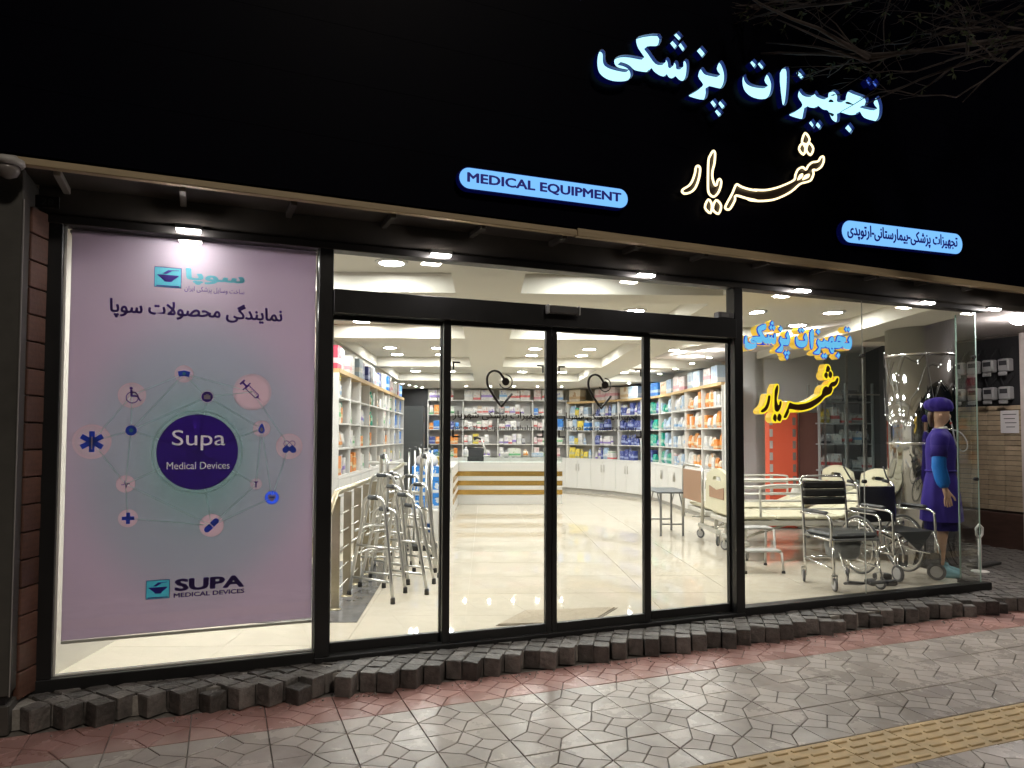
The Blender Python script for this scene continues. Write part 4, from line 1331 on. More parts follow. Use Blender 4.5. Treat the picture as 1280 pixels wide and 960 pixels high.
PM = {
    'white and blue': product_mat('carton_white_blue', W_, LB, (0.10, 0.18, 0.5), 'box'),
    'white and red': product_mat('carton_white_red', W_, (0.6, 0.12, 0.12), (0.5, 0.35, 0.3), 'box'),
    'white and violet': product_mat('carton_white_violet', W_, (0.25, 0.18, 0.5), (0.35, 0.28, 0.55), 'box'),
    'plain white': product_mat('carton_white', (0.75, 0.74, 0.72), (0.6, 0.62, 0.64), (0.45, 0.46, 0.5), 'box'),
    'bright blue': product_mat('carton_blue', (0.03, 0.19, 0.62), (0.5, 0.6, 0.75), (0.1, 0.35, 0.75), 'box'),
    'dark blue': product_mat('carton_navy', (0.05, 0.07, 0.26), (0.3, 0.36, 0.6), (0.4, 0.42, 0.55), 'box'),
    'pale blue': product_mat('carton_pale_blue', (0.42, 0.54, 0.68), (0.7, 0.72, 0.75), (0.25, 0.38, 0.62), 'photo'),
    'teal green': product_mat('carton_teal', (0.01, 0.33, 0.26), (0.4, 0.6, 0.5), (0.5, 0.5, 0.35), 'box'),
    'orange and white': product_mat('packet_orange', (0.70, 0.62, 0.52), (0.75, 0.3, 0.06), (0.75, 0.28, 0.04), 'photo'),
    'orange': product_mat('carton_orange', (0.72, 0.25, 0.05), (0.75, 0.6, 0.4), (0.75, 0.5, 0.2), 'box'),
    'crimson': product_mat('carton_crimson', (0.55, 0.05, 0.10), (0.7, 0.6, 0.6), (0.68, 0.5, 0.5), 'box'),
    'beige': product_mat('carton_beige', (0.62, 0.55, 0.44), (0.5, 0.35, 0.2), (0.4, 0.25, 0.14), 'photo'),
    'yellow': product_mat('carton_yellow', (0.7, 0.55, 0.08), (0.5, 0.5, 0.3), (0.3, 0.3, 0.2), 'box'),
    'pink and white': product_mat('carton_pink', (0.70, 0.62, 0.62), (0.65, 0.3, 0.35), (0.6, 0.4, 0.4), 'photo'),
    'grey': product_mat('carton_grey', (0.30, 0.30, 0.32), (0.15, 0.15, 0.17), (0.6, 0.6, 0.6), 'box'),
    'white and green': product_mat('carton_white_green', (0.70, 0.72, 0.66), (0.12, 0.45, 0.2), (0.4, 0.5, 0.3), 'box'),
}
carton_me = {}
for k_, m_ in PM.items():
    carton_me['carton', k_] = MB().box(-.5, .5, 0, 1, 0, 1, ch=.012).mesh('carton', m_)
    bt = MB()
    bt.lathe([(.42, 0), (.46, .03), (.46, .62), (.38, .72), (.18, .80), (.18, .86), (.23, .865), (.23, 1.0)], 12, (0, .5, 0))
    carton_me['bottle', k_] = bt.mesh('bottle', m_)
    pk = MB()
    pk.loft([[(-.48, .3, 0), (.48, .3, 0), (.48, .7, 0), (-.48, .7, 0)], [(-.5, .12, .25), (.5, .12, .25), (.5, .88, .25), (-.5, .88, .25)], [(-.47, .25, .8), (.47, .25, .8), (.47, .75, .8), (-.47, .75, .8)], [(-.49, .46, 1), (.49, .46, 1), (.49, .54, 1), (-.49, .54, 1)]], 0, False)
    carton_me['packet', k_] = pk.mesh('packet', m_)
NTH = ['first', 'second', 'third', 'fourth', 'fifth', 'sixth', 'seventh', 'eighth', 'ninth', 'tenth']
def product(kind, colr, label, P, rz, w, d, h, group):
    o = put(kind, carton_me[kind, colr], None, P, rz, (w, d, h))
    return tag(o, label, kind, group)

class Shelving:
    # nodes: front line in room coordinates from left to right; the back lies to the left of the path turned by +90 degrees
    def __init__(s, name, label, nodes, depth, levels, base_top, top, oak_level=None, base_extra=0.0, doors=True):
        s.N = [Vector(n) for n in nodes]
        s.depth, s.levels = depth, levels
        k = len(s.N)
        s.nrm = []
        for i in range(k):
            d = (s.N[min(i + 1, k - 1)] - s.N[max(i - 1, 0)]).normalized()
            s.nrm.append(Vector((-d.y, d.x)))
        s.t = thing(name, label, 'shelving', I(*s.N[0]), 0)
        o0 = Vector(I(*s.N[0]))
        W = lambda q: tuple((Vector(I(q.x, q.y)) - o0)[:2])
        for i in range(k - 1):
            a, b = s.N[i], s.N[i + 1]
            ab, bb = a + s.nrm[i] * depth, b + s.nrm[i + 1] * depth
            e = base_extra
            if base_top:
                f0, f1 = a - s.nrm[i] * e, b - s.nrm[i + 1] * e
                MB().prism(ccw([W(f0), W(f1), W(bb), W(ab)]), 0.08, base_top - FL - 0.02).build('base_cabinet', lam, s.t)
                MB().prism(ccw([W(a - s.nrm[i] * (e - .03)), W(b - s.nrm[i + 1] * (e - .03)), W(bb), W(ab)]), 0.001, 0.08).build('toe_kick', mat('toe_kick', (0.4, 0.39, 0.37), .5), s.t)
                MB().prism(ccw([W(a - s.nrm[i] * (e + .012)), W(b - s.nrm[i + 1] * (e + .012)), W(bb), W(ab)]), base_top - FL - 0.0195, base_top - FL).build('worktop', lam, s.t)
                n_d = max(1, round((b - a).length / 0.48)) if doors else 0
                for q in range(n_d):
                    t0, t1 = (q + .012) / n_d, (q + .988) / n_d
                    p0, p1 = f0.lerp(f1, t0), f0.lerp(f1, t1)
                    nn = ((s.nrm[i] + s.nrm[i + 1]) / 2).normalized()
                    dd = MB().prism(ccw([W(p0 - nn * .001), W(p1 - nn * .001), W(p1 - nn * .018), W(p0 - nn * .018)]), 0.09, base_top - FL - 0.03).build('cupboard_door', lam, s.t)
                    hx = p0.lerp(p1, 0.9 if q % 2 == 0 else 0.1) - nn * .03
                    hw = W(hx)
                    MB().cyl((*hw, base_top - FL - 0.30), (*hw, base_top - FL - 0.12), 0.009, 8).build('handle', handle_m, dd)
            MB().prism(ccw([W(a + s.nrm[i] * (depth - .012)), W(b + s.nrm[i + 1] * (depth - .012)), W(bb), W(ab)]), (base_top or FL) - FL + 0.001, top - FL).build('back_panel', back_m, s.t)
            for z in levels:
                is_oak = oak_level and abs(z - oak_level) < 1e-6
                p = .012 if is_oak else 0
                MB().prism(ccw([W(a - s.nrm[i] * p), W(b - s.nrm[i + 1] * p), W(b + s.nrm[i + 1] * (depth - .013)), W(a + s.nrm[i] * (depth - .013))]), z - FL - (0.05 if is_oak else 0.02), z - FL).build('shelf_board', oak if is_oak else lam, s.t)
        for i in range(k):
            a = s.N[i]
            d = (s.N[min(i + 1, k - 1)] - s.N[max(i - 1, 0)]).normalized() * 0.011
            n_ = s.nrm[i]
            zt = (oak_level or top) - FL - (0.051 if oak_level else 0)
            MB().prism(ccw([W(a - d - n_ * .004), W(a + d - n_ * .004), W(a + d + n_ * (depth - .014)), W(a - d + n_ * (depth - .014))]), (base_top or FL) - FL + 0.0015, zt).build('upright', lam, s.t)
    def stock(s, unit, group, fill, seed):
        # fill(bay, level index) -> list of (kind, colour, width, height) or None
        r = random.Random(seed)
        n = 0
        for i in range(len(s.N) - 1):
            a, b = s.N[i], s.N[i + 1]
            L = (b - a).length
            d = (b - a) / L
            nn = Vector((-d.y, d.x))
            rz = math.atan2(d.y, d.x) - A
            for li, z in enumerate(s.levels):
                items = fill(i, li, L - 0.06, r)
                x = 0.03
                for q, (kind, colr, w, h) in enumerate(items):
                    dep = min(s.depth - 0.06, max(0.07, w * r.uniform(.6, 1.0)))
                    p = a + d * (x + w / 2) + nn * r.uniform(.02, .04)
                    lab = f'{colr} {kind}, {NTH[min(q, 9)]} from left, shelf {["one", "two", "three", "four", "five", "six"][li]} up, {NTH[i]} bay, {unit}'
                    product(kind, colr, lab, I(p.x, p.y, z + 0.0006), rz + r.uniform(-.05, .05), w * .96, dep, h, group)
                    if kind == 'carton' and h < 0.2 and li < 4 and r.random() < 0.5:
                        c2 = r.choice(list(PM))
                        product('carton', c2, f'{c2} carton on top, {NTH[min(q, 9)]} from left, shelf {["one", "two", "three", "four", "five", "six"][li]}, {NTH[i]} bay, {unit}', I(p.x, p.y, z + h + 0.001), rz + r.uniform(-.2, .2), w * .85, dep * .9, r.uniform(.04, .08), group)
                    x += w + r.uniform(0.002, 0.02)
                    n += 1
        return n
def row(r, L, specs, wr, hr, gap=0.0):
    out, x = [], 0.0
    while True:
        kind, colr = r.choice(specs)
        w, h = r.uniform(*wr), r.uniform(*hr)
        if kind == 'bottle':
            w *= .6
        if x + w > L:
            break
        if r.random() >= gap:
            out.append((kind, colr, w, h))
        x += w + 0.02
        if len(out) >= 8:
            break
    return out

# left wall unit
LV_ = [1.09, 1.42, 1.72, 2.03, 2.36]
left = Shelving('wall_shelving', 'white open shelving with oak edge along the left wall behind the walkers', [(-1.73, 8.6 + .75 * k) for k in range(10)], 0.28, LV_, 1.07, 2.37, 2.36, doors=False)
for i in range(9):
    for q in range(4):
        a0 = Vector(I(*left.N[0]))
        p0, p1 = Vector(I(-1.73, 8.6 + .75 * i + .012)) - a0, Vector(I(-1.73, 8.6 + .75 * (i + 1) - .012)) - a0
        n_ = Vector((CA, -SA, 0))
        MB().prism(ccw([tuple((p0 + n_ * .002)[:2]), tuple((p1 + n_ * .002)[:2]), tuple((p1 + n_ * .018)[:2]), tuple((p0 + n_ * .018)[:2])]), 0.10 + q * 0.20, 0.29 + q * 0.20).build('drawer', lam, left.t)
def fill_left(i, li, L, r):
    if li == 4:
        if i == 0:
            return [('carton', 'crimson', 0.28, 0.28), ('carton', 'plain white', 0.12, 0.27), ('carton', 'grey', .07, .27)]
        return row(r, L, [('carton', c) for c in (['white and blue', 'dark blue', 'plain white', 'pale blue', 'white and blue', 'pink and white', 'grey'] if i < 6 else ['pink and white', 'pale blue', 'plain white', 'bright blue'])], (0.14, 0.3), (0.2, 0.29))
    if i >= 7 and li in (1, 2, 3):
        return row(r, L, [('carton', 'bright blue')], (.2, .3), (.2, .26))
    if r.random() < .12:
        return []
    return row(r, L, [('carton', 'plain white'), ('carton', 'orange'), ('bottle', 'teal green'), ('packet', 'plain white'), ('carton', 'white and green'), ('bottle', 'white and blue'), ('packet', 'orange and white'), ('bottle', 'beige'), ('carton', 'white and violet')], (.10, .2), (.14, .24), 0.12)
n1_ = left.stock('left wall shelving', 'stock on the left wall shelving', fill_left, 3)

# back wall unit
back = Shelving('wall_shelving', 'white shelving across the back wall behind the gold banded counter', [(-1.51, 19.05), (-.60, 19.05), (.32, 19.05), (1.23, 19.05), (2.14, 19.05)], 0.36, [1.0, 1.36, 1.74, 2.13, 2.51], 0.98, 2.52)
def fill_back(i, li, L, r):
    if li == 4:
        return row(r, L, [('carton', c) for c in ('white and blue', 'plain white', 'white and red', 'pink and white', 'white and violet')], (.2, .34), (.25, .29))
    pal = {0: ('dark blue', 'white and green', 'orange', 'bright blue'), 1: ('white and red', 'plain white', 'white and violet', 'yellow'), 2: ('plain white', 'white and red', 'white and violet', 'grey'), 3: ('plain white', 'white and red', 'bright blue', 'white and green', 'pink and white')}[i]
    return row(r, L, [(k, c) for c in pal for k in ('carton', 'carton', 'packet')], (.08, .16), (.14, .28), .04)
n2_ = back.stock('back wall shelving', 'stock on the back wall shelving', fill_back, 5)

# curved unit from the back wall round to the right
CN = [(2.14, 19.05), (2.72, 18.42), (3.22, 17.62), (3.6, 16.75), (3.78, 15.75), (3.80, 14.75), (3.80, 13.75), (3.82, 12.75), (3.86, 11.75)]
curv = Shelving('curved_shelving', 'curved white shelving with oak shelf edge and low cupboards on the right', CN, 0.34, [1.0, 1.36, 1.72, 2.08, 2.47], 0.98, 2.48, 2.47, base_extra=0.06)
def fill_curve(i, li, L, r):
    if li == 4:
        c = [('beige', 'plain white'), ('pink and white', 'white and red'), ('beige', 'pale blue'), ('dark blue', 'bright blue'), ('pale blue', 'beige'), ('pale blue', 'pink and white'), ('orange and white', 'pale blue'), ('pink and white', 'pale blue')][i]
        return row(r, L, [('carton', q) for q in c], (.3, .44), (.27, .32))
    pal = [('bright blue', 'plain white', 'yellow', 'pale blue'), ('pale blue', 'white and violet', 'white and red', 'dark blue'), ('dark blue', 'white and violet', 'dark blue'), ('dark blue', 'teal green', 'teal green'), ('teal green', 'teal green', 'pale blue'),
           ('plain white', 'pale blue', 'white and blue'), ('orange and white', 'plain white', 'orange'), ('orange and white', 'orange', 'plain white')][i]
    return row(r, L, [(k, c) for c in pal for k in (('carton', 'packet', 'bottle') if i < 3 else ('packet', 'carton', 'packet'))], (.12, .2), (.16, .30), .05)
n3_ = curv.stock('curved shelving', 'stock on the curved shelving', fill_curve, 11)
t = thing('white_cupboard', 'tall plain white cupboard at the near end of the curved shelving', 'cupboard', I(3.86, 11.62), -A)
MB().box(0.0, 0.10, -0.45, -0.02, 0.001, 2.3, ch=.004).build('carcass', lam, t)
MB().box(-0.016, -0.001, -0.44, -0.03, 0.05, 1.35, ch=.003).build('door', lam, t)
MB().box(-0.016, -0.001, -0.44, -0.03, 1.36, 2.27, ch=.003).build('door', lam, t)

# ---- counter
ctr = thing('service_counter', 'white service counter with three gold bands and a glass top', 'counter', I(-0.57, 15.19), -A)
gold = mat('gold_band', (0.72, 0.47, 0.14), 0.22, 1.0, var=0.08)
MB().box(0, 2.17, 0, 0.6, 0.001, 0.87, ch=.004).build('front_body', lam, ctr)
MB().box(-0.5, -0.002, -2.3, 0.6, 0.001, 0.87, ch=.004).build('side_body', lam, ctr)
for z in (0.20, 0.39, 0.585):
    MB().box(0.003, 2.175, -0.007, -0.0005, z, z + 0.10).build('gold_band', gold, ctr)
    MB().box(-0.0015, 0.004, -2.295, -0.01, z, z + 0.10).build('gold_band', gold, ctr)
gl2 = glass('display_glass', (0.95, 0.98, 0.97), 0.05, 0.6)
MB().box(0.0, 2.17, 0.0, 0.008, 0.872, 0.975).build('glass_front', gl2, ctr)
MB().box(-0.5, 2.17, 0.0, 0.55, 0.976, 0.984).build('glass_top', gl2, ctr)
for x in (0.0, 1.08, 2.162):
    MB().box(x, x + .008, 0.009, 0.54, 0.872, 0.975).build('glass_divider', gl2, ctr)
rc = random.Random(21)
cnt_lab = ['white bottle at the left end of the counter top', 'small white carton beside the arm lamp on the counter', 'orange pot standing near the middle of the counter', 'white pack on the counter right of the middle', 'pale blue carton on the right half of the counter', 'grey device box at the right end of the counter']
for k, (kind, c, u, w, h) in enumerate([('bottle', 'plain white', -.42, .12, .2), ('carton', 'plain white', .42, .2, .09), ('bottle', 'orange and white', .86, .12, .15), ('carton', 'white and green', .62, .25, .17), ('carton', 'pale blue', 1.12, .22, .08), ('carton', 'grey', 1.42, .16, .07)]):
    product(kind, c, cnt_lab[k], I(u, 15.36, FL + 0.9845), -A + .1 * k, w, .12, h, 'things on the counter')
t = thing('desk_lamp', 'white articulated desk lamp leaning over the counter', 'lamp', I(0.02, 15.55, FL + .9845), -A)
MB().lathe([(.07, 0), (.07, .02), (.02, .03)], 14).build('base', wpost, t)
MB().tube([(0, 0, .03), (-.05, 0, .2), (-.12, 0, .36)], .018, 8).build('arm', wpost, t)
MB().tube([(-.12, 0, .36), (-.2, 0, .40), (-.27, -.02, .38)], [.02, .03, .045], 10).build('head', mat('dark_plastic', (.02, .02, .022), .4), t)
t = thing('office_chair', 'dark grey office chair behind the counter', 'chair', I(-0.33, 16.2), -A - .5)
dg = mat('chair_fabric', (0.035, 0.037, 0.04), .8)
MB().box(-.23, .23, -.22, .22, .45, .52, ch=.03).build('seat', dg, t)
MB().box(-.21, .21, .18, .25, .62, 1.15, ch=.03).build('backrest', dg, t)
MB().cyl((0, 0, .09), (0, 0, .45), .03, 10).build('column', rubber, t)
for k in range(5):
    a = R(72 * k)
    MB().tube([(0, 0, .10), (.28 * math.cos(a), .28 * math.sin(a), .06)], [.022, .015], 6).build('base_arm', rubber, t)
    MB().cyl((.28 * math.cos(a) - .02, .28 * math.sin(a), .028), (.28 * math.cos(a) + .02, .28 * math.sin(a), .028), .027, 10).build('caster', rubber, t)
t = thing('steel_locker', 'dark grey steel cabinet in the dim rear left corner', 'cabinet', I(-1.72, 16.9), -A)
lk = mat('dark_steel_paint', (0.045, 0.05, 0.053), .4)
MB().box(-.27, .27, 0, .5, .001, 2.1, ch=.006).build('body', lk, t)
MB().box(-.25, .25, -.018, -.001, .05, 2.06, ch=.004).build('door', lk, t)
MB().cyl((.19, -.035, .95), (.19, -.035, 1.15), .01, 8).build('handle', handle_m, t)

# ---- left foreground: blue cartons, plant, white plastic chest
bw_c = product_mat('wipes_carton', (0.03, 0.22, 0.66), (0.68, 0.7, 0.72), (0.62, 0.66, 0.7), 'photo')
cb = MB().box(-.5, .5, 0, 1, 0, 1, ch=.01).mesh('carton', bw_c)
k = 0
for lev in range(3):
    for c_ in range(2):
        o = put('carton', cb, None, I(-0.93 + c_ * 0.235, 10.35, FL + 0.33 + 0.22 * lev), -A + rng.uniform(-.03, .03), (.22, .3, .215))
        tag(o, f'blue and white carton in the stack by the walkers, {["left", "right"][c_]} column, {["bottom", "middle", "top"][lev]} layer', 'carton', 'blue cartons stacked by the walkers')
t = thing('low_stand', 'low white stand carrying the stack of blue cartons', 'stand', I(-0.815, 10.5), -A)
MB().box(-.25, .25, -.16, .18, .28, .325, ch=.006).build('top', lam, t)
for sx in (-1, 1):
    for sy in (-1, 1):
        MB().box(*sorted((sx * .24, sx * .2)), *sorted((sy * .13, sy * .09)), .001, .28).build('leg', lam, t)
t = thing('plastic_chest', 'white plastic step box with a blue panel at the foot of the cartons', 'chest', I(-0.79, 10.02), -A)
wp = mat('white_moulded_plastic', (0.60, 0.59, 0.56), .35)
ch_ = MB()
ch_.loft([[(-.2, -.16, 0.001), (.2, -.16, 0.001), (.2, .12, 0.001), (-.2, .12, 0.001)], [(-.17, -.13, .40), (.17, -.13, .40), (.17, .1, .40), (-.17, .1, .40)], [(-.15, -.11, .43), (.15, -.11, .43), (.15, .09, .43), (-.15, .09, .43)]], 0, False)
ch_.build('body', wp, t)
MB().box(-.06, .08, -.158, -.148, .12, .24).build('panel', ink('panel_blue', (.05, .16, .4)), t)
MB().box(-.12, .0, -.145, -.125, .345, .365, ch=.004).build('grip', dg, t)
t = thing('white_bag', 'knotted white plastic bag on top of the blue cartons', 'bag', I(-0.84, 10.45, FL + 0.99), -A)
rings = []
for z, r_ in ((0, .13), (.06, .17), (.13, .14), (.18, .05), (.21, .02), (.25, .05)):
    rings.append([((r_ + .012 * math.sin(5 * a)) * math.cos(a), (r_ * .7) * math.sin(a), z) for a in [2 * math.pi * q / 14 for q in range(14)]])
MB().loft(rings).build('film', mat('white_film', (.7, .7, .71), .25), t)
t = thing('potted_plant', 'small green leafy plant beyond the blue cartons', 'plant', I(-0.72, 12.4, FL + .9), -A)
leaf_m = mat('leaf_green', (0.05, 0.16, 0.03), .5, var=.4, vscale=9)
MB().lathe([(.09, 0), (.12, .16), (.11, .17)], 16).build('pot', mat('yellow_pot', (.65, .5, .12), .4), t)
for k in range(26):
    a, e, L = rng.uniform(0, 6.28), rng.uniform(.4, 1.3), rng.uniform(.16, .3)
    d = Vector((math.cos(a) * math.cos(e), math.sin(a) * math.cos(e), math.sin(e)))
    s_ = Vector((-math.sin(a), math.cos(a), 0)) * .022
    b0 = Vector((0, 0, .15))
    p1, p2 = b0 + d * L * .55, b0 + d * L + Vector((0, 0, -.05))
    lf = MB()
    lf.v = [tuple(b0), tuple(p1 - s_), tuple(p2), tuple(p1 + s_), tuple(p1 + Vector((0, 0, -.01)))]
    lf.face([0, 1, 4], 0, True); lf.face([1, 2, 4], 0, True); lf.face([2, 3, 4], 0, True); lf.face([3, 0, 4], 0, True)
    lf.build('leaf', leaf_m, t)
t = thing('plant_stand', 'plain white pedestal under the leafy plant', 'stand', I(-0.72, 12.4), -A)
MB().box(-.16, .16, -.16, .16, .001, .86, ch=.006).build('column', lam, t)
MB().box(-.18, .18, -.18, .18, .8605, .8995, ch=.004).build('top', lam, t)

# ---- door mat
t = thing('door_mat', 'thin beige mat on the floor just inside the sliding doors', 'mat', (0, 0, FL))
mb = MB()
mb.prism(ccw([(1.93, .27), (2.62, .10), (3.02, .44), (2.30, .60)]), .002, .014, inset=.004)
mb.build('pile', mat('beige_mat', (0.42, 0.36, 0.27), .9, var=.15, vscale=30, bump=.4, bscale=160), t)
mb = MB()
mb.prism(ccw([(1.91, .265), (2.625, .085), (3.05, .445), (2.295, .62)]), .001, .006)
mb.build('edging', mat('mat_edge', (0.3, 0.26, 0.2), .8), t)
# ================================================================== RAILING, WALKERS
rail_m = mat('bronze_steel', (0.50, 0.45, 0.33), 0.3, 1.0, var=0.15)
t = thing('stair_railing', 'steel stair railing with flat posts and thin rods behind the walkers', 'railing', I(-1.22, 5.9), -A)
for k in range(8):
    v = 0.12 + 0.5 * k
    MB().box(-.034, .034, v - .007, v + .007, .001, .92, ch=.002).build('post', rail_m, t)
    MB().lathe([(.05, .001), (.05, .012), (.02, .02)], 12, (0, v, 0)).build('post_base', rail_m, t)
MB().tube([(-.04, -.32, .62), (-.01, -.05, .83), (0, .12, .955), (0, 1.6, .955), (0, 3.9, .955), (0, 5.0, 1.0)], .026, 10).build('handrail', rail_m, t)
for q in range(5):
    MB().tube([(.012, .12, .16 + .15 * q), (.012, 3.7, .16 + .15 * q)], .006, 6).build('rod', steel, t)
MB().tube([(-1.0, 5.0, 1.03), (.05, 5.0, 1.0)], .024, 10).build('handrail', mat('white_rail', (.7, .69, .65), .35), t)
MB().tube([(-.1, -.2, .62), (-.32, .35, .12)], .018, 8).build('stair_rail', rail_m, t)
for q in range(3):
    MB().tube([(-.1, -.1 + .15 * q, .5 - .12 * q), (-.36, .5 + .15 * q, .02)], .006, 6).build('rod', steel, t)

alu = mat('aluminium_tube', (0.66, 0.66, 0.65), 0.3, 1.0)
grip_m = mat('grey_grip', (0.05, 0.055, 0.06), .7)
def walker(label, u, v, rz, H=.86, W=.5, D=.42, lean=0.0, group='aluminium walkers by the railing', thick=.0145):
    t = thing('walking_frame', label, 'walker', I(u, v), -A + rz, group)
    t.rotation_euler = (lean, 0, -A + rz)
    for sx in (-1, 1):
        x0, x1 = sx * W / 2, sx * W / 2 * .86
        f = [(x0, -D / 2 - .05, .03), (x1, -D / 2 + .06, H * .72), (x1, -D / 2 + .09, H * .93), (x1, -D / 2 + .14, H), (x1, D / 2 - .14, H), (x1, D / 2 - .09, H * .93), (x1, D / 2 - .06, H * .72), (x0, D / 2 + .05, .03)]
        MB().tube(spline(f, False, 3), thick, 8).build('side_frame', alu, t)
        for z in (.2, .52):
            k = 1 - z * .1
            MB().tube([(x0 * (1 - z * .12), -D / 2 - .02 + z * .08, H * z), (x0 * (1 - z * .12), D / 2 + .02 - z * .08, H * z)], thick * .75, 8).build('side_brace', alu, t)
        MB().tube([(x1, -D / 2 + .17, H), (x1, D / 2 - .15, H)], thick * 1.45, 10).build('grip', grip_m, t)
        for sy in (-1, 1):
            MB().lathe([(.021, .001), (.02, .045), (.015, .055)], 10, (x0, sy * (D / 2 + .05), 0)).build('foot_tip', rubber, t)
    for z in (.42, .66):
        xx = W / 2 * (1 - z * .13)
        MB().tube([(-xx, D / 2 - .0, H * z), (0, D / 2 + .02, H * z + .02), (xx, D / 2 - .0, H * z)], thick * .8, 8).build('cross_brace', alu, t)
    return t
walker('nearest aluminium walker with grey grips, closest to the glass', -.86, 6.55, .95, .88, .44)
walker('small aluminium walker just behind the nearest one by the railing', -.83, 6.98, 1.05, .74, .46)
walker('aluminium walker in the middle of the group, standing by the railing', -.80, 7.35, .9, .92, .44)
walker('tall aluminium walking frame with padded top behind the small walkers', -.86, 7.8, .35, 1.2, .52, .46, thick=.02)
walker('aluminium walker at the back of the group beside the cartons', -.95, 8.35, 1.15, .95, .44)
walker('folded aluminium walker squeezed between the railing and the tall frame', -1.02, 7.55, 1.45, 1.02, .34)
t = thing('crutch_rack', 'cluster of upright grey crutches behind the tall walking frame', 'crutches', I(-.80, 9.1), -A)
for k in range(5):
    x = -.16 + .07 * k
    MB().tube([(x, .02 * k, .02), (x + .01, .02 * k, 1.22 + .02 * (k % 3))], .012, 8).build('shaft', alu, t)
    MB().tube([(x + .01, .02 * k - .05, 1.24 + .02 * (k % 3)), (x + .01, .02 * k + .06, 1.25 + .02 * (k % 3))], .018, 8).build('grip', grip_m, t)
MB().box(-.22, .2, -.06, .16, .001, .07, ch=.01).build('base', rubber, t)

# ================================================================== FOLDING TABLE, BEDS, STOOL
t = thing('folding_table', 'narrow dark grey folding table beside the bed ends', 'table', I(2.66, 10.7), -A)
MB().box(-.24, .24, -.5, .42, .615, .64, ch=.006).build('top', mat('table_grey', (.11, .12, .13), .35), t)
tg = mat('table_leg_grey', (.3, .3, .31), .35, .7)
for y in (-.36, .30):
    for x in (-.16, .16):
        MB().box(x - .014, x + .014, y - .014, y + .014, .001, .614).build('leg', tg, t)
        MB().tube([(x, y, .38), (x, y + (.2 if y < 0 else -.2), .605)], .009, 6).build('brace', tg, t)
    MB().box(-.145, .145, y - .008, y + .008, .16, .18).build('stretcher', tg, t)

cream = mat('bed_cream', (0.66, 0.63, 0.47), 0.4, var=.05)
bed_white = mat('bed_white', (0.68, 0.67, 0.62), 0.35)
panel_br = mat('bed_brown_panel', (0.32, 0.19, 0.12), .5)
tyre_g = mat('caster_tyre', (.10, .10, .105), .55)
hub_g = mat('caster_hub', (.5, .5, .5), .4)
def caster(parent, x, y, r=.06, yaw=0.0, z0=0.0, fork=True):
    M = Matrix.Translation((x, y, z0)) @ Matrix.Rotation(yaw, 4, 'Z')
    c = MB()
    ring = [(0, r * .82 * math.cos(a), r + r * .82 * math.sin(a)) for a in [2 * math.pi * k / 20 for k in range(20)]]
    c.tube(ring, r * .19, 8, True, M=M)
    o = c.build('caster', tyre_g, parent)
    MB().cyl((-.014, 0, r), (.014, 0, r), r * .66, 16, M=M).build('hub', hub_g, o)
    if fork:
        f = MB()
        f.box(-.024, -.017, -.014, .014, r, r * 2.25, M=M)
        f.box(.017, .024, -.014, .014, r, r * 2.25, M=M)
        f.box(-.024, .024, -.018, .018, r * 2.25, r * 2.25 + .012, M=M)
        f.build('fork', steel, o)
    return o
def bed_end(t, x, W, s_, cream_board):
    if cream_board:
        prof = [(-W / 2, .0), (-W / 2 + .02, .34)] + [(-W / 2 + .06 + (W - .12) * k / 10, .44 + .08 * math.sin(math.pi * k / 10)) for k in range(11)] + [(W / 2 - .02, .34), (W / 2, .0)]
        hole = [(-.16, .38), (-.12, .42), (.12, .42), (.16, .38), (.10, .37), (-.10, .37)]
        me = curve_mesh([prof, hole], .04)
        me.materials.append(cream)
        o = put('end_board', me, t, (x, 0, .52), R(90) * s_)
        me = curve_mesh([[(-W * .3, .16), (W * .3, .16), (W * .3, .30), (0, .26), (-W * .3, .30)]], .008)
        me.materials.append(panel_br)
        put('brown_panel', me, o, (0, -.0095, 0))
        me = curve_mesh([[(-W * .3, .16), (W * .3, .16), (W * .3, .30), (0, .26), (-W * .3, .30)]], .008)
        me.materials.append(panel_br)
        put('brown_panel', me, o, (0, .0415, 0))
    else:
        fr = MB()
        fr.tube([(x, -W / 2, .3), (x, -W / 2, .98), (x, -W / 2 + .06, 1.03), (x, W / 2 - .06, 1.03), (x, W / 2, .98), (x, W / 2, .3)], .018, 8)
        o = fr.build('end_frame', steel, t)
        MB().box(x - .012, x + .012, -W / 2 + .02, W / 2 - .02, .56, .97, ch=.005).build('end_board', panel_br, o)
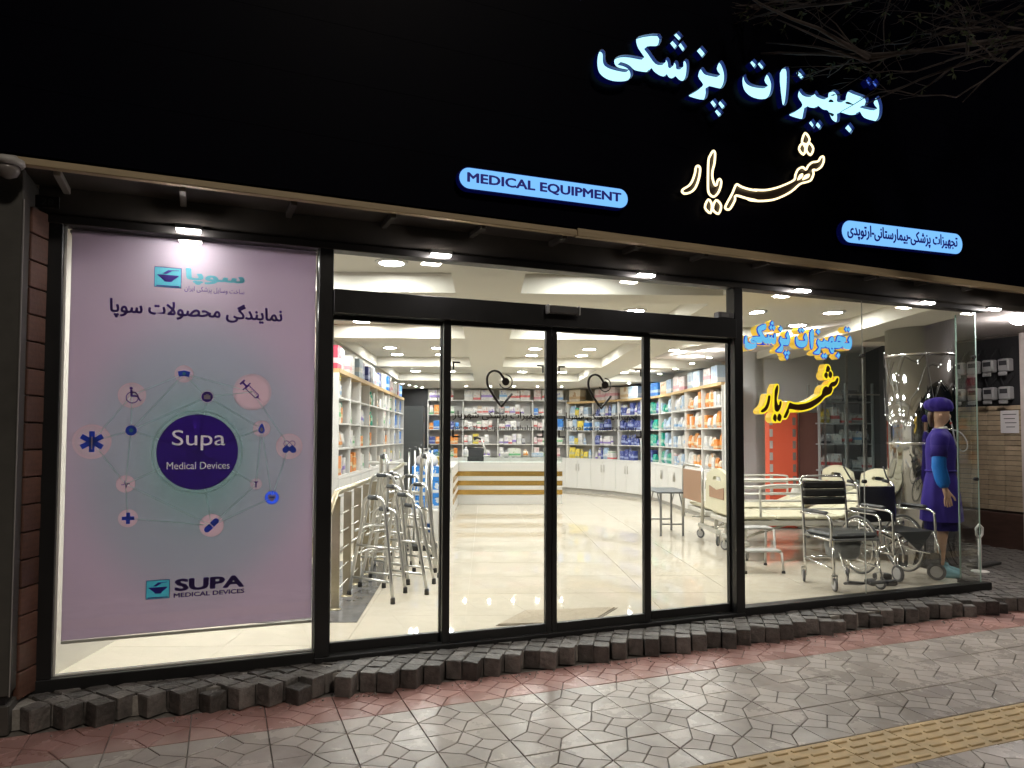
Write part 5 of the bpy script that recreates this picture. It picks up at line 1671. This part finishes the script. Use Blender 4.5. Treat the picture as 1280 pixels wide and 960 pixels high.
def bed(label, u, v, L=2.0, W=.9, board=True, rz=0):
    t = thing('hospital_bed', label, 'hospital bed', I(u, v), -A + rz, 'hospital beds on the right')
    MB().box(.05, L - .02, -W / 2 + .03, W / 2 - .03, .40, .46, ch=.01).build('frame', bed_white, t)
    # sectioned deck
    for k, (a, b) in enumerate(((.08, .55), (.57, 1.0), (1.02, 1.28))):
        MB().box(a, b, -W / 2 + .02, W / 2 - .02, .475, .515, ch=.01).build('deck_section', cream, t)
    bk = MB()
    M = Matrix.Translation((1.30, 0, .50)) @ Matrix.Rotation(R(-22), 4, 'Y')
    bk.box(0, .66, -W / 2 + .02, W / 2 - .02, -.02, .02, ch=.01, M=M)
    for q in range(3):
        for w in range(2):
            bk.box(.12 + q * .18, .22 + q * .18, -.2 + w * .24, -.04 + w * .24, .021, .026, M=M)
    bk.build('back_section', cream, t)
    bed_end(t, .0, W, -1, board)
    bed_end(t, L + .02, W, 1, True)
    for sy in (-1, 1):
        y = sy * (W / 2 + .025)
        r = MB().tube(spline([(.35, y, .5), (.35, y, .78), (.40, y, .86), (.9, y, .87), (1.45, y, .87), (1.5, y, .80), (1.5, y, .5)], False, 3), .014, 8)
        o = r.build('side_rail', bed_white, t)
        for z in (.60, .69, .78):
            MB().tube([(.36, y, z), (1.49, y, z)], .009, 8).build('rail_bar', bed_white, o)
    for x in (.22, L - .25):
        lg = MB()
        lg.box(x - .03, x + .03, -W / 2 + .04, W / 2 - .04, .16, .21, ch=.006)
        o = lg.build('undercarriage', bed_white, t)
        for sy in (-1, 1):
            MB().box(x - .022, x + .022, *sorted((sy * (W / 2 - .12), sy * (W / 2 - .16))), .2105, .40).build('leg', bed_white, o)
            caster(t, x, sy * (W / 2 - .07), .065, R(35 * sy))
    MB().tube([(.25, 0, .19), (.9, 0, .38), (1.5, 0, .20)], .016, 8).build('crank_link', steel, t)
    MB().tube([(-.06, -.18, .36), (-.02, -.18, .36), (.3, -.18, .36)], .008, 6).build('crank', steel, t)
    return t
bed('front hospital bed with cream and brown foot board and raised back', 2.78, 8.68)
bed('rear hospital bed with brown foot panel, half hidden by the front bed', 2.80, 9.78, board=False)
# step stool
t = thing('step_stool', 'white metal two-step stool in front of the beds', 'step stool', I(2.9, 7.75), -A)
for sx in (-1, 1):
    x = sx * .2
    MB().tube([(x, -.24, .012), (x, -.2, .20), (x, -.02, .22), (x, .0, .42), (x, .22, .42), (x, .25, .012)], .013, 8).build('side_frame', wpost, t)
MB().box(-.2, .2, -.2, -.0, .21, .232, ch=.006).build('tread', mat('stool_tread', (.45, .45, .44), .5), t)
MB().box(-.2, .2, .02, .22, .422, .444, ch=.006).build('tread', MATS['stool_tread'], t)
for sx in (-1, 1):
    for y in (-.24, .25):
        MB().lathe([(.02, .001), (.018, .03)], 10, (sx * .2, y, 0)).build('foot_tip', rubber, t)

# ================================================================== WHEELED CHAIRS (forward = local -y)
vinyl = mat('black_vinyl', (0.016, 0.017, 0.019), 0.42, bump=.12, bscale=25)
vinyl_g = mat('grey_vinyl', (0.06, 0.065, 0.07), 0.4, bump=.1, bscale=25)
pad_m = mat('arm_pad', (0.03, 0.032, 0.035), 0.45)
def quilt(mb, x0, x1, z0, z1, y, n, th):
    for k in range(n):
        a, b = z0 + (z1 - z0) * k / n, z0 + (z1 - z0) * (k + 1) / n
        mb.box(x0, x1, y - th, y + th, a + .002, b - .002, ch=.018)
t = thing('commode_chair', 'chrome commode chair on small wheels with black backrest and grey bucket', 'commode chair', I(3.41, 6.90), -A + R(10))
for sx in (-1, 1):
    x = sx * .24
    MB().tube(spline([(x, .22, .14), (x, .23, .5), (x, .25, .80), (x, .27, .98)], False, 3), .0125, 8).build('back_upright', chrome, t)
    MB().tube([(x, -.22, .13), (x, -.21, .46)], .0125, 8).build('front_leg', chrome, t)
    MB().tube([(x, -.21, .46), (x, .23, .47)], .0125, 8).build('seat_rail', chrome, t)
    MB().tube([(x, -.21, .2), (x, .22, .24)], .0105, 8).build('lower_rail', chrome, t)
    MB().tube(spline([(x * 1.08, .25, .68), (x * 1.08, -.1, .69), (x * 1.08, -.2, .66), (x * 1.08, -.22, .57), (x * 1.08, -.2, .40)], False, 3), .0115, 8).build('arm_frame', chrome, t)
    MB().box(x * 1.08 - .026, x * 1.08 + .026, -.16, .2, .698, .725, ch=.012).build('arm_pad', pad_m, t)
    caster(t, x, -.23, .062, R(15 * sx))
    caster(t, x, .24, .062, R(-30))
    MB().tube([(x * .75, -.22, .36), (x * .75, -.3, .2), (x * .75, -.34, .1)], .010, 8).build('footrest_hanger', chrome, t)
    M = Matrix.Translation((x * .6, -.37, .10)) @ Matrix.Rotation(R(24 * sx), 4, 'Z') @ Matrix.Rotation(R(-14), 4, 'X')
    MB().box(-.075, .075, -.10, .08, -.012, .012, ch=.008, M=M).build('footplate', pad_m, t)
for y, z in ((.23, .47), (-.21, .46), (.22, .24), (.27, .95)):
    MB().tube([(-.24, y, z), (.24, y, z)], .011, 8).build('cross_tube', chrome, t)
MB().tube(spline([(-.24, .27, .93), (-.23, .28, 1.01), (-.15, .285, 1.03), (.15, .285, 1.03), (.23, .28, 1.01), (.24, .27, .93)], False, 3), .0115, 8).build('push_bar', chrome, t)
mb = MB()
quilt(mb, -.235, .235, .75, .985, .245, 3, .018)
mb.build('backrest', vinyl, t)
MB().box(-.235, .235, -.23, .22, .478, .525, ch=.02).build('seat_pad', vinyl_g, t)
MB().box(-.24, .24, -.235, .22, .455, .477, ch=.006).build('seat_board', mat('grey_plastic', (.22, .23, .24), .4), t)
MB().lathe([(.12, .27), (.15, .30), (.165, .45)], 20, (0, -.02, 0)).build('bucket', mat('bucket_grey', (.18, .19, .19), .45), t)

def big_wheel(parent, x, y, r=.30):
    rim = [(x, y + r * .93 * math.cos(a), r + r * .93 * math.sin(a)) for a in [2 * math.pi * k / 40 for k in range(40)]]
    tyr = [(x, y + r * .965 * math.cos(a), r + r * .965 * math.sin(a)) for a in [2 * math.pi * k / 40 for k in range(40)]]
    w = MB().tube(tyr, .0115, 8, True).build('wheel', mat('grey_tyre', (.10, .10, .10), .6), parent)
    MB().tube([(x, y + r * .88 * math.cos(a), r + r * .88 * math.sin(a)) for a in [2 * math.pi * k / 40 for k in range(40)]], .008, 6, True).build('rim', chrome, w)
    s_ = 1 if x > 0 else -1
    MB().tube([(x + s_ * .035, y + r * .82 * math.cos(a), r + r * .82 * math.sin(a)) for a in [2 * math.pi * k / 40 for k in range(40)]], .008, 6, True).build('hand_rim', chrome, w)
    MB().cyl((x - .03, y, r), (x + .03, y, r), .028, 12).build('hub', chrome, w)
    sp = MB()
    for k in range(20):
        a = 2 * math.pi * k / 20
        sp.tube([(x + .015 * (-1) ** k, y + .025 * math.cos(a + .5), r + .025 * math.sin(a + .5)), (x, y + r * .88 * math.cos(a), r + r * .88 * math.sin(a))], .0018, 4)
    sp.build('spokes', chrome, w)
t = thing('wheelchair', 'black folding wheelchair with chrome frame in front of the mannequin', 'wheelchair', I(4.20, 7.42), -A + R(11))
for sx in (-1, 1):
    x = sx * .22
    big_wheel(t, sx * .275, .14)
    caster(t, sx * .225, -.34, .085, R(20 + 25 * sx), fork=False)
    MB().tube([(sx * .225, -.34, .085), (sx * .225, -.31, .19), (sx * .225, -.31, .26)], .013, 8).build('caster_fork', chrome, t)
    MB().tube(spline([(x, .2, .24), (x, .2, .55), (x, .22, .86), (x, .25, .93), (x, .33, .945)], False, 3), .0125, 8).build('back_upright', chrome, t)
    MB().tube([(x, .27, .938), (x, .37, .948)], .018, 10).build('push_handle', rubber, t)
    MB().tube([(x, .24, .90), (x + sx * .01, .33, .99), (x + sx * .03, .40, 1.10)], .009, 6).build('brake_cable', rubber, t)
    MB().tube([(x, -.30, .26), (x, .2, .26)], .0125, 8).build('lower_rail', chrome, t)
    MB().tube([(x, -.32, .47), (x, .2, .47)], .0125, 8).build('seat_rail', chrome, t)
    MB().tube(spline([(x * 1.12, .2, .69), (x * 1.12, -.12, .69), (x * 1.12, -.27, .68), (x * 1.12, -.31, .6), (x * 1.12, -.31, .26)], False, 4), .0125, 8).build('arm_frame', chrome, t)
    MB().box(x * 1.12 - .028, x * 1.12 + .028, -.2, .14, .702, .732, ch=.014).build('arm_pad', pad_m, t)
    MB().tube([(x, -.32, .47), (x * .95, -.40, .3), (x * .97, -.40, .2)], .011, 8).build('leg_rest', chrome, t)
    M = Matrix.Translation((x * .86, -.36, .22)) @ Matrix.Rotation(R(86 * sx), 4, 'Y')
    MB().box(-.06, .06, -.07, .05, -.008, .008, ch=.006, M=M).build('footplate', pad_m, t)
for a, b in ((-1, 1), (1, -1)):
    MB().tube([(a * .215, -.05 + .02 * a, .27), (b * .205, -.05 + .02 * a, .46)], .0125, 8).build('cross_brace', chrome, t)
MB().box(-.215, .215, .185, .2, .52, .90, ch=.005).build('backrest', vinyl, t)
mb = MB()
mb.loft([[(-.21, -.3, .478), (-.1, -.3, .455), (0, -.3, .425), (.1, -.3, .455), (.21, -.3, .478), (.21, .18, .478), (.1, .18, .46), (0, .18, .45), (-.1, .18, .46), (-.21, .18, .478)],
         [(-.21, -.3, .49), (-.1, -.3, .468), (0, -.3, .438), (.1, -.3, .468), (.21, -.3, .49), (.21, .18, .49), (.1, .18, .472), (0, .18, .462), (-.1, .18, .472), (-.21, .18, .49)]], 0, False)
mb.build('seat', vinyl, t)
fl = MB()
fl.v = [(-.2, -.32, .485), (.2, -.32, .485), (.0, -.36, .30), (-.2, -.328, .485), (.2, -.328, .485), (0, -.37, .30)]
fl.face([0, 1, 2]); fl.face([3, 5, 4]); fl.face([0, 2, 5, 3]); fl.face([2, 1, 4, 5]); fl.face([1, 0, 3, 4])
fl.build('seat_flap', vinyl_g, t)
MB().box(-.262, -.24, -.1, -.06, .38, .47).build('red_label', ink('red_label', (.6, .1, .1)), t)
t = thing('black_shoe_stand', 'low black foot block between the two wheeled chairs', 'stand', I(3.80, 6.93), -A)
MB().box(-.12, .14, -.07, .07, .001, .05, ch=.01).build('block', rubber, t)
MB().box(-.05, .1, -.05, .05, .051, .11, ch=.012).build('upper_block', rubber, t)

# ================================================================== NOOK BEHIND THE BEDS
t = thing('air_mattress', 'tall glossy red air mattress propped against the nook wall', 'mattress', I(4.30, 11.10), -A)
red = mat('red_vinyl', (0.78, 0.13, 0.07), 0.3, bump=.5, bscale=5)
MB().box(.02, .53, -.05, .06, .02, 1.82, ch=.04).build('cover', red, t)
for x in (.09, .45):
    for k in range(9):
        MB().box(x - .025, x + .025, -.0575, -.0505, .16 + .18 * k, .28 + .18 * k, ch=.003).build('vent', mat('vent_grey', (.5, .48, .47), .5) if x < .2 else mat('vent_dark', (.2, .16, .15), .5), t)
t = thing('folding_screen', 'dark brown fabric screen beside the red mattress', 'screen', I(4.85, 11.12), -A)
MB().box(.0, .36, -.01, .01, .25, 1.8).build('fabric', mat('brown_fabric', (0.14, 0.055, 0.045), .7, bump=.3, bscale=7), t)
for x in (-.012, .36):
    MB().box(x, x + .012, -.014, .014, .001, 1.95).build('post', steel, t)
MB().box(.0, .36, -.014, .014, 1.802, 1.83).build('top_bar', steel, t)
t = thing('steel_shelf_rack', 'pale metal shelf rack of stock behind the glass partition', 'rack', I(5.13, 11.02), -A)
rk = mat('rack_grey', (.45, .46, .47), .5)
for x in (0, .42, .84):
    for y in (0, .35):
        MB().box(x - .015, x + .015, y - .015, y + .015, .001, 2.25).build('upright', rk, t)
for z in (.5, .9, 1.3, 1.62, 1.95):
    MB().box(-.015, .855, -.014, .364, z, z + .02).build('shelf_board', rk, t)
rr = random.Random(4)
for li, z in enumerate((.5, .9, 1.3, 1.62, 1.95)):
    x = .06
    q = 0
    while x < .72:
        w = rr.uniform(.1, .2)
        c = rr.choice(['plain white', 'white and blue', 'white and red', 'grey', 'yellow' if li == 3 else 'plain white'])
        k_ = rr.choice(['carton', 'packet'])
        product(k_, c, f'{c} {k_} on the metal rack, {NTH[q]} from left, {["lowest", "second", "third", "fourth", "top"][li]} shelf', I(5.13 + x + w / 2, 11.05, FL + z + .0205), -A, w * .95, .2, rr.uniform(.14, .26), 'stock on the metal rack')
        x += w + .02
        q += 1
t = thing('glass_partition', 'frameless glass partition with steel bars closing off the nook', 'partition', I(5.08, 10.75), -A)
MB().box(0, .92, -.006, .006, .02, 2.8).build('pane', glass('partition_glass', (.9, .94, .94), .08, .6), t)
for x in (.0, .34, .62, .92):
    MB().box(x, x + .025, -.02, -.007, .001, 2.8).build('bar', steel, t)
for k, x in enumerate((.03, .37, .65)):
    MB().box(x, x + .25, -.018, -.0075, 2.05, 2.07).build('cross_bar', steel, t)
t = thing('iv_pump_stand', 'white bedside device on the rear bed by the partition', 'device', I(4.32, 10.0, FL + .52), -A)
MB().lathe([(.09, 0), (.1, .03), (.07, .14), (.05, .2), (.06, .24)], 14).build('body', wp, t)
MB().tube([(.06, 0, .2), (.14, 0, .16), (.13, 0, .05), (.08, 0, .03)], .014, 8).build('handle', wp, t)

# ================================================================== MANNEQUIN (faces local +x, near side is local -y)
mq = thing('mannequin', 'standing shop mannequin in violet gown, cap and blue sleeve protectors, facing right', 'mannequin', I(4.72, 7.40), -A + R(-32))
skin = mat('mannequin_skin', (0.52, 0.33, 0.23), 0.45)
V, E_, RAD = [], [], []
def j(p, r, par=None):
    V.append(p); RAD.append(r)
    if par is not None:
        E_.append((par, len(V) - 1))
    return len(V) - 1
pel = j((0, 0, .93), .13)
sp1 = j((0, 0, 1.08), .115, pel)
sp2 = j((0, 0, 1.25), .135, sp1)
sp3 = j((0, 0, 1.40), .115, sp2)
nk = j((-.012, 0, 1.485), .046, sp3)
nk2 = j((-.006, 0, 1.55), .041, nk)
hd = j((.02, 0, 1.625), .062, nk2)
hd2 = j((.02, 0, 1.70), .088, hd)
hd3 = j((.012, 0, 1.765), .078, hd2)
nose = j((.105, 0, 1.645), .016, hd)
chin = j((.078, 0, 1.582), .024, hd)
for s_ in (-1, 1):
    hp = j((0, s_ * .095, .86), .095, pel)
    kn = j((.015, s_ * .095, .50), .058, hp)
    cf = j((-.01, s_ * .095, .36), .056, kn)
    an = j((-.02, s_ * .095, .10), .036, cf)
    he = j((-.02, s_ * .095, .045), .038, an)
    to = j((.13, s_ * .10, .03), .03, he)
    sh = j((0, s_ * .165, 1.405), .068, sp3)
    ua = j((-.01, s_ * .215, 1.28), .05, sh)
    el_ = j((-.015, s_ * .235, 1.13), .042, ua)
    wr_ = j((.03, s_ * .245, .915), .027, el_)
    pa = j((.05, s_ * .247, .845), .034, wr_)
    for q, (dx, L, dy) in enumerate(((-.024, .075, 0), (-.006, .085, .0), (.012, .08, 0), (.028, .068, 0))):
        f1 = j((.052 + dx, s_ * .247 + dy, .80), .0095, pa)
        f2 = j((.056 + dx * 1.1, s_ * .243, .80 - L * .6), .0088, f1)
        j((.06 + dx * 1.1, s_ * .236, .80 - L), .0078, f2)
    th1 = j((.088, s_ * .242, .845), .0115, pa)
    th2 = j((.112, s_ * .238, .815), .010, th1)
    j((.122, s_ * .234, .785), .0085, th2)
me = bpy.data.meshes.new('body')
me.from_pydata(V, E_, [])
me.materials.append(skin)
body = put('body', me, mq)
sk = body.modifiers.new('skin', 'SKIN')
sk.use_smooth_shade = True
for i, d in enumerate(me.skin_vertices[0].data):
    d.radius = (RAD[i], RAD[i])
    d.use_root = i == 0
body.modifiers.new('sub', 'SUBSURF').levels = 2
body.modifiers['sub'].render_levels = 2
gown = mat('violet_gown', (0.030, 0.018, 0.18), 0.7, spec=0.12, var=.15, vscale=6, bump=.3, bscale=12)
gown2 = mat('violet_skirt', (0.011, 0.007, 0.08), 0.75, spec=0.1, bump=.3, bscale=12)
sleeve_b = mat('blue_sleeve', (0.010, 0.17, 0.60), 0.5, spec=0.25, bump=.5, bscale=28)
def shell(prof, n=40, fold=0.0, kf=9, ph=0.0):
    rings = []
    for z, cx, rx, ry, f in prof:
        rings.append([(cx + (rx + f * fold * math.sin(kf * a + ph)) * math.cos(a), (ry + f * fold * math.sin(kf * a + 1 + ph)) * math.sin(a), z) for a in [2 * math.pi * k / n for k in range(n)]])
    return rings
MB().loft(shell([(1.52, .0, .058, .066, 0), (1.49, .0, .075, .10, 0), (1.455, 0, .10, .165, 0), (1.40, 0, .125, .195, .1), (1.28, .005, .143, .185, .3), (1.15, .0, .132, .165, .5), (1.06, 0, .13, .16, .4), (1.0, 0, .145, .178, .5), (.85, 0, .168, .20, .7), (.68, 0, .185, .212, 1), (.56, 0, .193, .216, 1)], fold=.010), caps=(False, False)).build('gown', gown, mq)
MB().loft(shell([(.75, 0, .13, .165, .2), (.60, 0, .15, .18, .7), (.47, 0, .155, .18, 1)], fold=.009, kf=7), caps=(False, False)).build('underskirt', gown2, mq)
mb = MB()
mb.tube([(.135 * math.cos(a) + .002, .168 * math.sin(a), 1.075) for a in [2 * math.pi * k / 40 for k in range(40)]], .012, 6, True)
mb.build('waist_tie', gown, mq)
for s_ in (-1, 1):
    MB().tube([(0, s_ * .14, 1.43), (-.004, s_ * .18, 1.39), (-.01, s_ * .218, 1.30), (-.013, s_ * .232, 1.22)], [.085, .086, .075, .078], 16).build('gown_sleeve', gown, mq)
    MB().tube([(-.012, s_ * .232, 1.27), (-.014, s_ * .237, 1.22), (-.016, s_ * .24, 1.12), (.005, s_ * .244, 1.02), (.022, s_ * .246, .955), (.03, s_ * .246, .915)], [.05, .064, .066, .066, .06, .036], 16).build('sleeve_protector', sleeve_b, mq)
    rings = [[(.05 + r_ * 1.9 * math.cos(a), s_ * .098 + r_ * math.sin(a), z) for a in [2 * math.pi * k / 20 for k in range(20)]] for z, r_ in ((.001, .052), (.03, .062), (.065, .052))]
    rings += [[(.0 + r_ * 1.15 * math.cos(a), s_ * .097 + r_ * math.sin(a), z) for a in [2 * math.pi * k / 20 for k in range(20)]] for z, r_ in ((.09, .052), (.12, .044))]
    MB().loft(rings, caps=(True, False)).build('shoe_cover', mat('teal_cover', (.16, .36, .42), .6, bump=.5, bscale=30), mq)
MB().tube([(.058 * math.cos(a), .064 * math.sin(a), 1.51 + .012 * math.cos(a)) for a in [2 * math.pi * k / 24 for k in range(24)]], .013, 6, True).build('collar', mat('white_collar', (.68, .66, .6), .6), mq)
cap = []
for z, cx, rx, ry, f in ((1.688, .015, .096, .086, 0), (1.70, .012, .108, .098, .3), (1.73, -.005, .13, .115, 1), (1.77, -.012, .13, .115, 1), (1.805, -.01, .11, .1, .8), (1.83, -.005, .06, .06, .3), (1.838, 0, .015, .015, 0)):
    cap.append([(cx + (rx + f * .007 * math.sin(11 * a)) * math.cos(a), (ry + f * .007 * math.sin(11 * a + 1)) * math.sin(a), z) for a in [2 * math.pi * k / 44 for k in range(44)]])
MB().loft(cap, caps=(False, True)).build('cap', gown, mq)
hair = mat('brown_hair', (.05, .022, .012), .5)
MB().tube([(-.05, 0, 1.70), (-.075, 0, 1.65), (-.082, .0, 1.59), (-.075, 0, 1.53)], [.045, .036, .026, .012], 12).build('hair', hair, mq)
MB().tube([(.01, -.082, 1.66), (.012, -.09, 1.645), (.01, -.082, 1.62)], [.012, .016, .008], 8).build('ear', skin, mq)
for s_ in (-1, 1):
    MB().lathe([(.004, -.006), (.009, 0), (.004, .006)], 8, (.085, s_ * .032, 1.665)).build('eye', mat('eye_dark', (.02, .015, .012), .3), mq)
MB().box(.085, .096, -.02, .02, 1.608, 1.614, ch=.002).build('lips', ink('lips', (.35, .08, .07)), mq)
st = thing('stethoscope', 'grey stethoscope with red ear tips hanging round the mannequin neck', 'stethoscope', I(4.72, 7.40), -A + R(-32))
stg = mat('steth_grey', (.42, .42, .42), .4)
MB().tube(spline([(.10, -.05, 1.58), (.115, -.07, 1.50), (.13, -.08, 1.40), (.16, -.09, 1.31), (.20, -.08, 1.28), (.235, -.06, 1.31), (.235, -.03, 1.38), (.2, .0, 1.45), (.15, .02, 1.49), (.10, .03, 1.50)], False, 4), .0065, 8).build('tube', stg, st)
MB().tube([(.10, -.05, 1.58), (.092, -.045, 1.62), (.085, -.03, 1.635)], .005, 6).build('ear_tube', chrome, st)
MB().lathe([(.008, -.01), (.012, 0), (.006, .012)], 8, (.10, -.052, 1.565)).build('ear_tip', ink('red_tip', (.6, .06, .05)), st)
MB().lathe([(.026, -.008), (.028, 0), (.02, .01)], 16, (.09, .035, 1.505)).build('chest_piece', chrome, st)

# ================================================================== DOME CAMERA AT THE LEFT END OF THE CANOPY
t = thing('dome_camera', 'pale security dome camera under the left end of the canopy', 'camera', (-1.075, -0.44, 3.0))
cw = mat('camera_white', (.5, .49, .47), .4)
MB().lathe([(.075, 0), (.078, -.02), (.066, -.035)], 20).build('base', cw, t)
MB().lathe([(.058, -.0355), (.056, -.06), (.04, -.085), (.012, -.098)], 20).build('dome', mat('camera_dome', (.22, .2, .19), .15), t)
MB().box(-.04, .04, .0, .06, -.0, .03, ch=.005).build('bracket', cw, t)

# ================================================================== STREET TREE REACHING IN FROM THE RIGHT
tree = thing('street_tree', 'nearly bare street tree reaching over the sign from the right', 'tree', (6.9, -2.3, 0))
bark = mat('bark', (0.085, 0.066, 0.062), .85, var=.4, vscale=8, bump=.5)
leafd = mat('dusty_leaf', (0.055, 0.075, 0.03), .7, var=.5, vscale=10)
tr = random.Random(12)
trunk = MB()
trunk.tube([(0, 0, 0), (-.05, .05, 1.2), (-.1, .05, 2.4), (-.25, .1, 3.4), (-.5, .2, 4.6)], [.17, .15, .13, .11, .09], 10)
trunk.tube([(-.1, .05, 2.4), (.4, -.3, 3.4), (.9, -.6, 4.8)], [.09, .07, .05], 8)
trunk.build('trunk', bark, tree)
crown = MB()
leaves = MB()
def twig(p, d, L, r, lev):
    p = Vector(p)
    if lev and (p.z < 3.65 + .85 * max(0, 5.2 - (p.x + 6.9)) or d.z < -.35):
        return
    pts, rad = [tuple(p)], [r]
    n = 6
    for k in range(n):
        d = (d + Vector((tr.gauss(0, .16), tr.gauss(0, .14), tr.gauss(0, .15) - .03))).normalized()
        if d.z < -.1 and p.z < 3.8 + .85 * max(0, 5.2 - (p.x + 6.9)):
            d.z = .3
        p = p + d * L / n
        pts.append(tuple(p)); rad.append(max(.0022, r * (1 - .75 * (k + 1) / n)))
        if lev < 3 and k > 0:
            for q in range(2 if lev < 2 else 1):
                dd = (d + Vector((tr.gauss(0, .6), tr.gauss(0, .5), tr.gauss(0, .6)))).normalized()
                twig(p, dd, L * tr.uniform(.38, .6), max(.0025, r * .45), lev + 1)
        elif lev == 3 and tr.random() < .10:
            q = p + Vector((tr.gauss(0, .04), tr.gauss(0, .04), tr.gauss(0, .04)))
            for m_ in range(4):
                a = Vector((tr.gauss(0, 1), tr.gauss(0, 1), tr.gauss(0, 1) - .6)).normalized()
                b = a.cross(Vector((.3, .2, 1))).normalized() * .009
                i0 = len(leaves.v)
                leaves.v += [tuple(q), tuple(q + a * .025 + b), tuple(q + a * .05), tuple(q + a * .025 - b)]
                leaves.face([i0, i0 + 1, i0 + 2, i0 + 3])
    crown.tube(pts, rad, 5 if r < .01 else 7)
for p, d, L, r in (((-.5, .2, 4.6), (-.9, .33, .03), 2.3, .04), ((-.4, .15, 4.15), (-.9, .42, .2), 2.2, .035), ((-.5, .2, 4.6), (-.8, .2, .4), 2.4, .04), ((-.45, .2, 4.4), (-.7, .6, .35), 2.4, .04), ((.9, -.6, 4.8), (.3, -.3, .8), 2.0, .04), ((-.5, .2, 4.6), (-.2, .1, 1), 2.2, .05)):
    twig(p, Vector(d).normalized(), L, r, 0)
crown.build('branches', bark, tree)
struct(leaves.build('leaves', leafd, tree), 'stuff')
